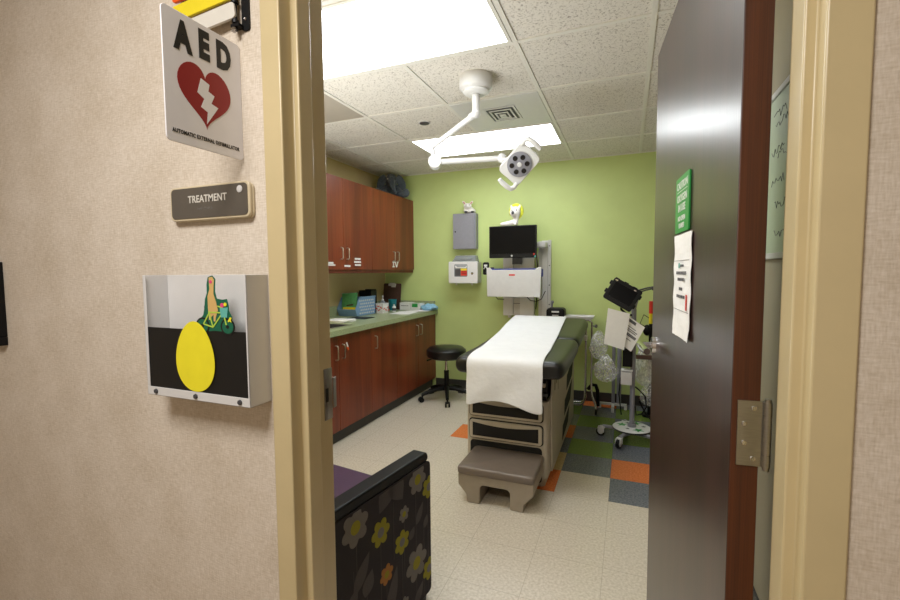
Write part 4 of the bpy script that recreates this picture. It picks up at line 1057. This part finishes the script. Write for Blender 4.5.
mb = MB(); mb.span(T(-.33, 3.78, .735), T(-.305, 3.86, .775)); mb.build('side_socket', M['offwhite'], et, bevel=.004)

# paper sheet draped over
pts_u = 13
def px_edges(y):
    t = (y - 2.5) / (4.19 - 2.5); return (-.885 - .115 * t, -.430 - .085 * t)
rows = []
ys = [4.19 - k * .05 for k in range(34)]
for k, y in enumerate(ys):
    a, b = px_edges(y)
    rows.append([Vector((a + (b - a) * i / pts_u, y, ctop(y) + .0052 + .001 * math.sin(i * 1.9 + k * .7))) for i in range(pts_u + 1)])
rows = [r_ for r_ in rows if r_[0].y > 2.53]
ctopf = ctop(2.5)
for dy, dz in ((2.505, .004), (2.475, -.004), (2.458, -.02), (2.452, -.045)):
    rows.append([Vector((-.885 + .455 * i / pts_u, dy, ctopf + dz)) for i in range(pts_u + 1)])
nh = 9
for k in range(1, nh + 1):
    row = []
    for i in range(pts_u + 1):
        u = i / pts_u
        zb = .518 + .045 * math.sin(PI * min(1, u / .88)) - .012 * u
        z0 = ctopf - .045
        z = z0 + (zb - z0) * k / nh
        row.append(Vector((-.885 + .455 * u + .002 * math.sin(k), 2.4515 + .006 * math.sin(u * 9 + k * .5) * k / nh - .006 * k / nh, z)))
    rows.append(row)
mb = MB(); mb.rings([[tuple(v) for v in r_] for r_ in rows], closed=False)
tag(mb.build('table_paper', M['paper'], solid=.0006, subsurf=1), 'long white paper sheet draped over the black exam table pad', 'paper sheet')

# ------------------------------------------------------------------ stool
sl = thing('stool', 'round black rolling stool between the cabinets and the exam table', 'stool', (-1.715, 4.155, 0))
mb = MB(); mb.lathe([(.02, .435), (.17, .435), (.196, .45), (.205, .48), (.2, .52), (.172, .545), (.08, .553), (.002, .554)], seg=40); mb.build('seat', M['vinyl'], sl)
mb = MB(); mb.cyl((0, 0, .30), (0, 0, .437), .014); lab(mb.build('gas_piston', M['chrome'], sl), 'chrome piston')
mb = MB(); mb.cyl((0, 0, .1), (0, 0, .305), .026); mb.build('column', M['black'], sl)
mb = MB(); mb.cyl((0, 0, .418), (0, 0, .4355), .06); mb.build('seat_plate', M['black'], sl)
mb = MB(); mb.tube([(0, 0, .428), (-.14, -.05, .42), (-.19, -.07, .405)], [.006, .006, .01]); mb.build('height_lever', M['black'], sl)
for k in range(5):
    a = R(-66 + 72 * k); c, s_ = math.cos(a), math.sin(a)
    mb = MB(); mb.tube([(.015 * c, .015 * s_, .125), (.1 * c, .1 * s_, .118), (.2 * c, .2 * s_, .095), (.262 * c, .262 * s_, .075)], [.028, .022, .019, .016], 10); leg = mb.build('base_leg', M['black'], sl)
    mb = MB(); p = Vector((.262 * c, .262 * s_, 0)); q = Vector((-s_, c, 0)); off = Vector((c, s_, 0)) * .012
    for sg in (-1, 1): mb.cyl(p + off + q * (sg * .008) + Vector((0, 0, .026)), p + off + q * (sg * .024) + Vector((0, 0, .026)), .026, seg=20)
    mb.cyl(p + Vector((0, 0, .03)), p + Vector((0, 0, .08)), .009); mb.box(p + off + Vector((0, 0, .048)), (.036, .036, .012), rotm(0, 0, math.degrees(a)), bev=.004); mb.build('caster', M['black'], leg)

# ------------------------------------------------------------------ mayo stand
ms = thing('instrument_stand', 'chrome instrument stand with white tray at the head of the exam table', 'stand', (-.33, 4.32, 0))
mb = MB()
mb.rings([[(x * s_ - .095, y * s_ + .08, z) for x, y in rrect(-.13, -.10, .13, .10, .02)] for s_, z in ((.94, .857), (1.0, .864), (1.03, .882), (1.0, .882), (.95, .868))]); lab(mb.build('tray', M['whitem'], ms), 'white tray')
mb = MB(); mb.tube([(-.025, -.02, .856), (-.025, -.02, .82), (-.025, -.02, .25), (-.03, -.02, .12), (-.045, -.02, .06), (-.08, -.02, .035), (-.24, -.02, .03)], .011, 12); mb.build('outer_post', M['chrome'], ms)
mb = MB(); mb.tube([(.028, -.02, .835), (.028, -.02, .2), (.04, -.05, .14), (.07, -.13, .1), (.08, -.155, .055)], .010, 12); mb.tube([(.028, -.02, .835), (.0, -.02, .852), (-.025, -.02, .85)], .009, 12); lab(mb.build('inner_post', M['chrome'], ms), 'chrome telescoping post and leg')
mb = MB(); mb.tube([(-.025, .05, .1), (-.045, .07, .06), (-.08, .09, .035), (-.24, .1, .03)], .010, 12); mb.tube([(-.025, -.02, .2), (-.025, .05, .1)], .01, 12); mb.build('base_rail', M['chrome'], ms)
mb = MB(); mb.tube([(.0, -.02, .2), (.03, .02, .235), (.065, .05, .225), (.08, .065, .17), (.085, .07, .02)], .017, 12); lab(mb.build('black_leg', M['black'], ms), 'black curved leg')
mb = MB(); mb.cyl((.028, -.02, .80), (.058, -.03, .80), .006); mb.cyl((.058, -.03, .80), (.072, -.035, .80), .016, seg=8); lab(mb.build('lock_knob', M['greyd'], ms), 'dark locking knob')
mb = MB()
mb.cyl((.072, -.155, .026), (.09, -.155, .026), .026); mb.build('caster', M['black'], ms)

# ------------------------------------------------------------------ IV pole with bags (behind)
ip = thing('drip_pole', 'grey floor pole with flat cross base against the green wall', 'pole', (-.11, 4.42, 0))
mb = MB(); mb.cyl((-.0, 0, .05), (0, 0, .84), .015); mb.cyl((.05, .0, .06), (.05, 0, .75), .02); mb.tube([(-.0, 0, .84), (-.02, 0, .86), (-.06, 0, .86), (-.07, 0, .83)], .006); mb.build('pole', M['grey'], ip)
mb = MB(); mb.span((-.13, -.012, .035), (.12, .012, .055)); mb.span((-.012, -.13, .035), (.012, .13, .055)); 
for x, y in ((-.12, 0), (.11, 0), (0, -.12), (0, .12)): mb.cyl((x, y, 0), (x, y, .035), .013)
mb.build('cross_base', M['lgrey'], ip)

def bag(name, loc, size, m, label, seed, rot=0):
    mb = MB(); mb.sph((0, 0, 0), (1, 1, 1), u=40, v=28)
    off = Vector((seed * 3.1, seed * 1.7, seed))
    for v in mb.bm.verts:
        c = v.co.copy(); n = 1 + .30 * mnoise.noise(c * 1.8 + off) + .22 * mnoise.noise(c * 4.2 + off) + .1 * abs(mnoise.noise(c * 9 + off))
        taper = 1 - .45 * max(0, c.z)
        v.co = Vector((c.x * size[0] * n * taper, c.y * size[1] * n * taper, c.z * size[2] * (1 + .1 * mnoise.noise(c * 3 + off))))
    return tag(mb.build(name, m, loc=loc, rot=(0, 0, R(rot)), angle=60), label, 'bag')
# ------------------------------------------------------------------ vitals monitor stand
VX, VY = .048, 3.64
vs = thing('vitals_stand', 'rolling vitals monitor stand with tilted black screen and white star base', 'medical monitor', (VX, VY, 0))
mb = MB(); mb.cyl((0, 0, .1), (0, 0, 1.02), .0185, seg=24); mb.cyl((0, 0, .095), (0, 0, .13), .032, seg=24); mb.tube([(0, 0, 1.02), (.02, 0, 1.1), (.03, 0, 1.17)], .014); lab(mb.build('pole', M['grey'], vs), 'grey pole')
mb = MB(); mb.mat(M['white']); mb.lathe([(.05, .085), (.138, .09), (.142, .097), (.136, .104), (.03, .108), (.02, .108)], seg=44)
mb.mat(M['ink']); mb.lathe([(.139, .0875), (.1445, .092), (.1445, .099), (.141, .1005)], seg=44, cap=False)
mb.mat(M['greensign'])
def star(cx, cy, r_, a0): return [(cx + (r_ if k % 2 == 0 else r_ * .42) * math.cos(a0 + k * PI / 5), cy + (r_ if k % 2 == 0 else r_ * .42) * math.sin(a0 + k * PI / 5)) for k in range(10)]
for cx, cy, a0 in ((-.07, .025, .3), (.045, -.07, .9), (.03, .085, .2)): mb.prism(star(cx, cy, .044, a0), .001, Matrix.Translation((0, 0, .1062)))
mb.mat(M['ink'])
for cx, cy in ((.085, .025), (-.03, -.06), (-.03, .08)): mb.prism(star(cx, cy, .018, .5), .001, Matrix.Translation((0, 0, .1062)))
lab(mb.build('base_cover', parent=vs), 'white round base cover with green stars')
for k in range(5):
    a = R(247 - 72 * k); c, s_ = math.cos(a), math.sin(a); rr_ = .215
    mb = MB(); mb.tube([(.04 * c, .04 * s_, .07), (.15 * c, .15 * s_, .078), (rr_ * c, rr_ * s_, .078)], [.02, .014, .014], 10); leg = mb.build('base_leg', M['grey'], vs)
    p = Vector((rr_ * c, rr_ * s_, 0)); dirx = Vector((c, s_, 0)); q = Vector((-s_, c, 0)); off = dirx * .014
    mb = MB(); mb.mat(M['white'])
    for sg in (-1, 1): mb.box(p + off * .8 + q * (sg * .017) + Vector((0, 0, .052)), (.05, .005, .042), rotm(0, 0, math.degrees(a)), bev=.002)
    mb.box(p + Vector((0, 0, .073)), (.04, .038, .012), rotm(0, 0, math.degrees(a)), bev=.003)
    mb.mat(M['black']); mb.cyl(p + off - q * .012 + Vector((0, 0, .034)), p + off + q * .012 + Vector((0, 0, .034)), .034, seg=24)
    mb.mat(M['white']); mb.cyl(p + off - q * .0135 + Vector((0, 0, .034)), p + off + q * .0135 + Vector((0, 0, .034)), .019, seg=20)
    lab(mb.build('caster', parent=leg), 'white caster with black tyre')
# screen: 0.21 x 0.15 tilted
SM = Matrix.Translation((-.034 - VX, 3.55 - VY, 1.132)) @ rotm(0, 30, -6) @ rotm(-12, 0, 0)
mb = MB(); mb.prism(rrect(-.112, -.088, .112, .088, .014), .03, SM @ FACE); scr = lab(mb.build('monitor_housing', M['black'], vs, bevel=.005), 'black tilted monitor')
mb = MB(); mb.prism(rrect(-.088, -.055, .088, .06, .004), .0012, SM @ FACE @ Matrix.Translation((0, 0, .0302))); lab(mb.build('screen', M['screen'], scr), 'dark glossy screen')
for x, y in ((-.09, .083), (-.02, .085), (.05, .084), (-.118, .04), (-.118, -.03), (.116, .04), (.115, -.04)):
    mb = MB(); mb.prism(rrect(x - .018 if abs(x) < .11 else x - .008, y - .010 if abs(x) < .11 else y - .016, x + .018 if abs(x) < .11 else x + .008, y + .008 if abs(x) < .11 else y + .016, .005), .022, SM @ FACE @ Matrix.Translation((0, 0, .006)))
    mb.build('bumper', M['black'], scr, bevel=.003)
mb = MB(); mb.mat(M['chrome']); mb.box(SM @ Vector((-.09, -.031, .072)), (.02, .004, .008), rotm(0, 26, -6)); mb.box(SM @ Vector((.06, -.031, .068)), (.018, .004, .006), rotm(0, 26, -6)); mb.build('shiny_clip', parent=scr)
mb = MB(); mb.tube([SM @ Vector((0, .0, 0)), (-.01, -.01, 1.1), (.03, 0, 1.12)], .018); mb.tube([(.02, 0, 1.145), (.08, 0, 1.165), (.13, 0, 1.178)], .006); mb.tube([(.02, -.01, 1.16), (.08, -.01, 1.18), (.13, -.01, 1.19)], .006); mb.box((.14, -.005, 1.182), (.045, .035, .03), rotm(0, -12, 0), bev=.006); lab(mb.build('side_arm', M['greyd'], vs), 'dark side arm')
mb = MB(); mb.tube([(-.09, -.06, 1.06), (-.09, -.05, 1.02), (-.05, -.02, .98), (-.0, 0, .97)], .009); mb.build('handle', M['black'], vs)
mb = MB(); mb.span((-.075, -.05, .58), (-.005, .03, .72)); mb.build('battery_pack', M['black'], vs, bevel=.006)
mb = MB(); mb.mat(M['lgrey']); mb.span((-.085, -.055, .545), (.0, .03, .556)); mb.span((-.085, -.05, .44), (-.005, .03, .538)); lab(mb.build('accessory_box', parent=vs, bevel=.004), 'light grey accessory box')
mb = MB(); mb.tube([(.02, 0, .42), (.05, -.02, .4), (.09, -.03, .36), (.1, -.03, .28), (.07, -.02, .22), (.03, 0, .2), (.02, .0, .27)], .006, 8); mb.tube([(.05, .05, .3), (.1, .05, .2), (.2, .03, .1), (.3, .0, .05), (.36, -.08, .012)], .007, 8); mb.tube([(-.04, .05, .55), (-.09, .12, .45), (-.1, .2, .3), (-.08, .3, .1)], .005, 8); mb.build('cable', M['black'], vs)
mb = MB(); mb.span((.02, -.02, .64), (.16, .02, .67)); mb.build('shelf_arm', M['brown'], vs, bevel=.003)
def stood_sheet(name, corners, label, lines=False):
    """four world corners TL,TR,BR,BL"""
    tl, tr, br, bl = [Vector(p) for p in corners]; c = (tl + tr + br + bl) / 4
    t = thing(name, label, 'paper', c)
    mb = MB(); n = 6; rows = []
    for j in range(n + 1):
        v = j / n; a = tl.lerp(bl, v); b = tr.lerp(br, v)
        rows.append([a.lerp(b, i / n) - c + Vector((0, -.0015 * math.sin(PI * i / n) - .001 * math.sin(v * 4), 0)) for i in range(n + 1)])
    mb.rings(rows, closed=False); mb.build('sheet', M['sheet'], t, solid=.0008, smooth=False)
    if lines:
        mb = MB(); rnd = random.Random(11)
        ux = (tr - tl).normalized(); uy = (tl - bl).normalized(); nn = ux.cross(uy)
        W = (tr - tl).length; HH_ = (tl - bl).length
        mt = Matrix(((ux.x, uy.x, nn.x, 0), (ux.y, uy.y, nn.y, 0), (ux.z, uy.z, nn.z, 0), (0, 0, 0, 1)))
        for y, w, h in ((.35, .35, .022), (.12, .7, .006), (.06, .62, .006), (-.05, .75, .009), (-.10, .7, .009), (-.22, .4, .005), (.2, .5, .005)):
            mb.prism([(-w * W / 2, y * HH_), (w * W / 2, y * HH_), (w * W / 2, y * HH_ + h), (-w * W / 2, y * HH_ + h)], .0008, mt @ Matrix.Translation((0, 0, .0035)))
        lab(mb.build('print', M['inkg'], t), 'grey printed lines')
    return t
stood_sheet('paper_sheet', [(-.133, 3.50, 1.035), (.02, 3.52, .994), (-.017, 3.50, .724), (-.158, 3.48, .769)], 'blank white sheet hanging under the tilted vitals monitor')
stood_sheet('paper_sheet', [(-.025, 3.56, 1.0), (.124, 3.56, .891), (.032, 3.54, .707), (-.09, 3.54, .80)], 'printed white sheet hanging askew behind the blank sheet', True)
bag('plastic_bag', (-.215, 3.84, .70), (.075, .05, .12), M['bag'], 'clear plastic bag hanging left of the blank sheet', 1.3, 20)
bag('plastic_bag', (-.15, 3.70, .535), (.085, .06, .11), M['bag'], 'crumpled clear plastic bag hanging below the papers', 2.1)
bag('plastic_bag', (.14, 3.84, .56), (.085, .07, .18), M['bag2'], 'cloudy white plastic bag hanging by the door edge', 3.7)
bag('plastic_bag', (.18, 3.86, .31), (.08, .06, .09), M['bag'], 'small clear bag of tubing low beside the door edge', 5.2)
# red / yellow / black strip thing by the door edge
tk = thing('tagged_rod', 'slim black rod with red and yellow bands half hidden by the door', 'rod', (.198, 4.30, 0))
mb = MB(); mb.cyl((0, 0, .02), (0, 0, .92), .016); mb.cyl((0, 0, 0), (0, 0, .02), .06, seg=28); mb.tube([(0, -.0, .88), (-.06, -.02, .92), (-.09, -.03, .84), (-.02, -.02, .8)], .004); mb.sph((-.03, 0, .78), (.035, .03, .05)); mb.build('rod', M['black'], tk)
mb = MB(); mb.cyl((0, 0, .93), (0, 0, 1.04), .018); lab(mb.build('red_band', M['redp'], tk), 'red band')
mb = MB(); mb.cyl((0, 0, .84), (0, 0, .93), .0185); lab(mb.build('yellow_band', M['yellowp'], tk), 'yellow band')

# ------------------------------------------------------------------ armchair (near left)
ch = thing('armchair', 'upholstered armchair with dark floral side panel and black arm, just inside the doorway', 'armchair', (-.716, 1.556, 0), (0, 0, R(-8.3)))
def arm(x0, x1, flowers):
    mb = MB(); mb.mat(M['fabric'])
    mb.rings([[(x, y, z) for y, z in rrect(-.60, .035, 0, .572, .02, 4)] for x in (x0, x1)])
    if flowers:
        mt = Matrix(((0, 0, 1, x1), (1, 0, 0, 0), (0, 1, 0, 0), (0, 0, 0, 1)))
        def flower(y, z, r_, m1, m2, n, a0, st=.0):
            mb.mat(M[m1])
            pts = []
            for k in range(n * 8):
                a = 2 * PI * k / (n * 8); rad = r_ * (.62 + .38 * abs(math.sin(n * (a + a0) / 2)) ** .7); pts.append((y + rad * math.cos(a), z + rad * math.sin(a)))
            mb.prism(clip(pts), .0012, mt @ Matrix.Translation((0, 0, st)))
            mb.mat(M[m2]); mb.prism(clip([(y + r_ * .36 * math.cos(2 * PI * k / 14), z + r_ * .36 * math.sin(2 * PI * k / 14)) for k in range(14)]), .0016, mt @ Matrix.Translation((0, 0, st)))
        def clip(p): return [(min(-.004, max(-.598, a)), min(.566, max(.038, b))) for a, b in p]
        def leafp(y, z, l, w, a, m='leaf'):
            mb.mat(M[m]); pts = []
            for k in range(11): t = k / 10; pts.append((t * l, w * math.sin(PI * t ** .8)))
            for k in range(9, 0, -1): t = k / 10; pts.append((t * l, -w * math.sin(PI * t ** .8)))
            c, s_ = math.cos(a), math.sin(a); mb.prism(clip([(y + c * p - s_ * q, z + s_ * p + c * q) for p, q in pts]), .0009, mt)
        def stem(y, z0, z1): mb.mat(M['leaf']); mb.prism([(y - .001, z0), (y + .001, z0), (y + .001, z1), (y - .001, z1)], .0007, mt)
        for y, z0, z1 in ((-.43, .04, .5), (-.385, .04, .31), (-.312, .04, .43), (-.24, .3, .51), (-.192, .04, .33), (-.178, .2, .43), (-.103, .04, .5), (-.05, .04, .33), (-.02, .04, .47), (-.283, .04, .27), (-.445, .04, .38)): stem(y, z0, z1)
        leafp(-.245, .60, .12, .042, -2.2); leafp(-.245, .60, .12, .042, -1.05)
        leafp(-.445, .30, .13, .026, .95); leafp(-.395, .262, .085, .028, 1.1); leafp(-.10, .355, .085, .018, 1.0); leafp(-.045, .315, .05, .016, 1.2)
        leafp(-.145, .318, .05, .018, .9); leafp(-.28, .10, .18, .028, 1.25); leafp(-.305, .12, .11, .035, 2.0); leafp(-.50, .22, .13, .026, .95); leafp(-.115, .04, .09, .022, .9); leafp(-.20, .04, .09, .022, 2.0)
        flower(-.433, .517, .062, 'flower', 'flowery', 6, .2); flower(-.311, .437, .048, 'flowery', 'flower', 6, .5); flower(-.192, .338, .044, 'flowery', 'flower', 6, .1)
        flower(-.089, .528, .056, 'flower', 'flowery', 6, .7); flower(-.178, .436, .030, 'flower', 'flowery', 6, .3); flower(-.102, .206, .068, 'flower', 'flowery', 6, .4)
        flower(-.012, .467, .045, 'flowery', 'flower', 6, .2); flower(-.016, .134, .045, 'flowery', 'flower', 6, .2); flower(-.283, .272, .036, 'flowero', 'flowery', 6, .3)
        flower(-.185, .095, .03, 'flower', 'flowery', 6, .1); flower(-.56, .30, .04, 'flowery', 'flower', 6, .4); flower(-.55, .12, .05, 'flower', 'flowery', 6, .2)
    o = mb.build('arm_panel', parent=ch, bevel=0)
    return o
lab(arm(-.06, 0, True), 'dark plum floral side panel'); arm(-.70, -.64, False)
for x0, x1 in ((-.066, -.003), (-.697, -.634)):
    mb = MB(); mb.prism([(-.605, .0), (-.012, .0), (-.006, .012), (-.010, .026), (-.02, .036), (-.605, .036)], x1 - x0, Matrix(((0, 0, 1, x0), (1, 0, 0, 0), (0, 1, 0, .5725), (0, 0, 0, 1)))); lab(mb.build('arm_cap', M['black'], ch, bevel=.008, seg=3), 'black moulded arm cap')
mb = MB(); mb.box((-.35, -.27, .385), (.575, .58, .11), bev=.03, seg=4); lab(mb.build('seat', M['purple'], ch), 'purple seat cushion')
mb = MB(); mb.box((-.35, -.535, .60), (.575, .11, .62), rotm(5, 0, 0), bev=.035, seg=4); lab(mb.build('backrest', M['fabric'], ch), 'dark upholstered backrest')
for x, y in ((-.03, -.03), (-.03, -.57), (-.67, -.03), (-.67, -.57)):
    mb = MB(); mb.cyl((x, y, 0), (x, y, .036), .02, .024); lab(mb.build('leg', M['greyd'], ch), 'short dark foot')
mb = MB(); mb.span((-.64, -.58, .30), (-.06, -.02, .33)); mb.build('seat_rail', M['black'], ch)

# ------------------------------------------------------------------ lights
def area(name, loc, rot, sx, sy, power, col):
    l = bpy.data.lights.new(name, 'AREA'); l.shape = 'RECTANGLE'; l.size = sx; l.size_y = sy; l.energy = power; l.color = col
    o = bpy.data.objects.new(name, l); COL.objects.link(o); o.location = loc; o.rotation_euler = rot; return o
area('hall lamp', (-.66, -.3, H - .03), (0, 0, 0), .6, .6, 29, (1.0, .965, .92))
area('ceiling fill light', (-1.75, 1.55, 1.0), (PI, 0, 0), 1.2, .9, 27, (.94, .98, 1.0))  # unseen fill light, added to brighten the room ceiling
w = bpy.data.worlds.new('world'); SC.world = w; w.use_nodes = True
w.node_tree.nodes['Background'].inputs[0].default_value = (1, .95, .88, 1); w.node_tree.nodes['Background'].inputs[1].default_value = .1
SC.view_settings.view_transform = 'Standard'
SC.view_settings.look = 'None'
SC.view_settings.exposure = 0.3
SC.view_settings.gamma = 1.03
SC.cycles.diffuse_bounces = 8
SC.cycles.max_bounces = 14
SC.cycles.sample_clamp_indirect = 4
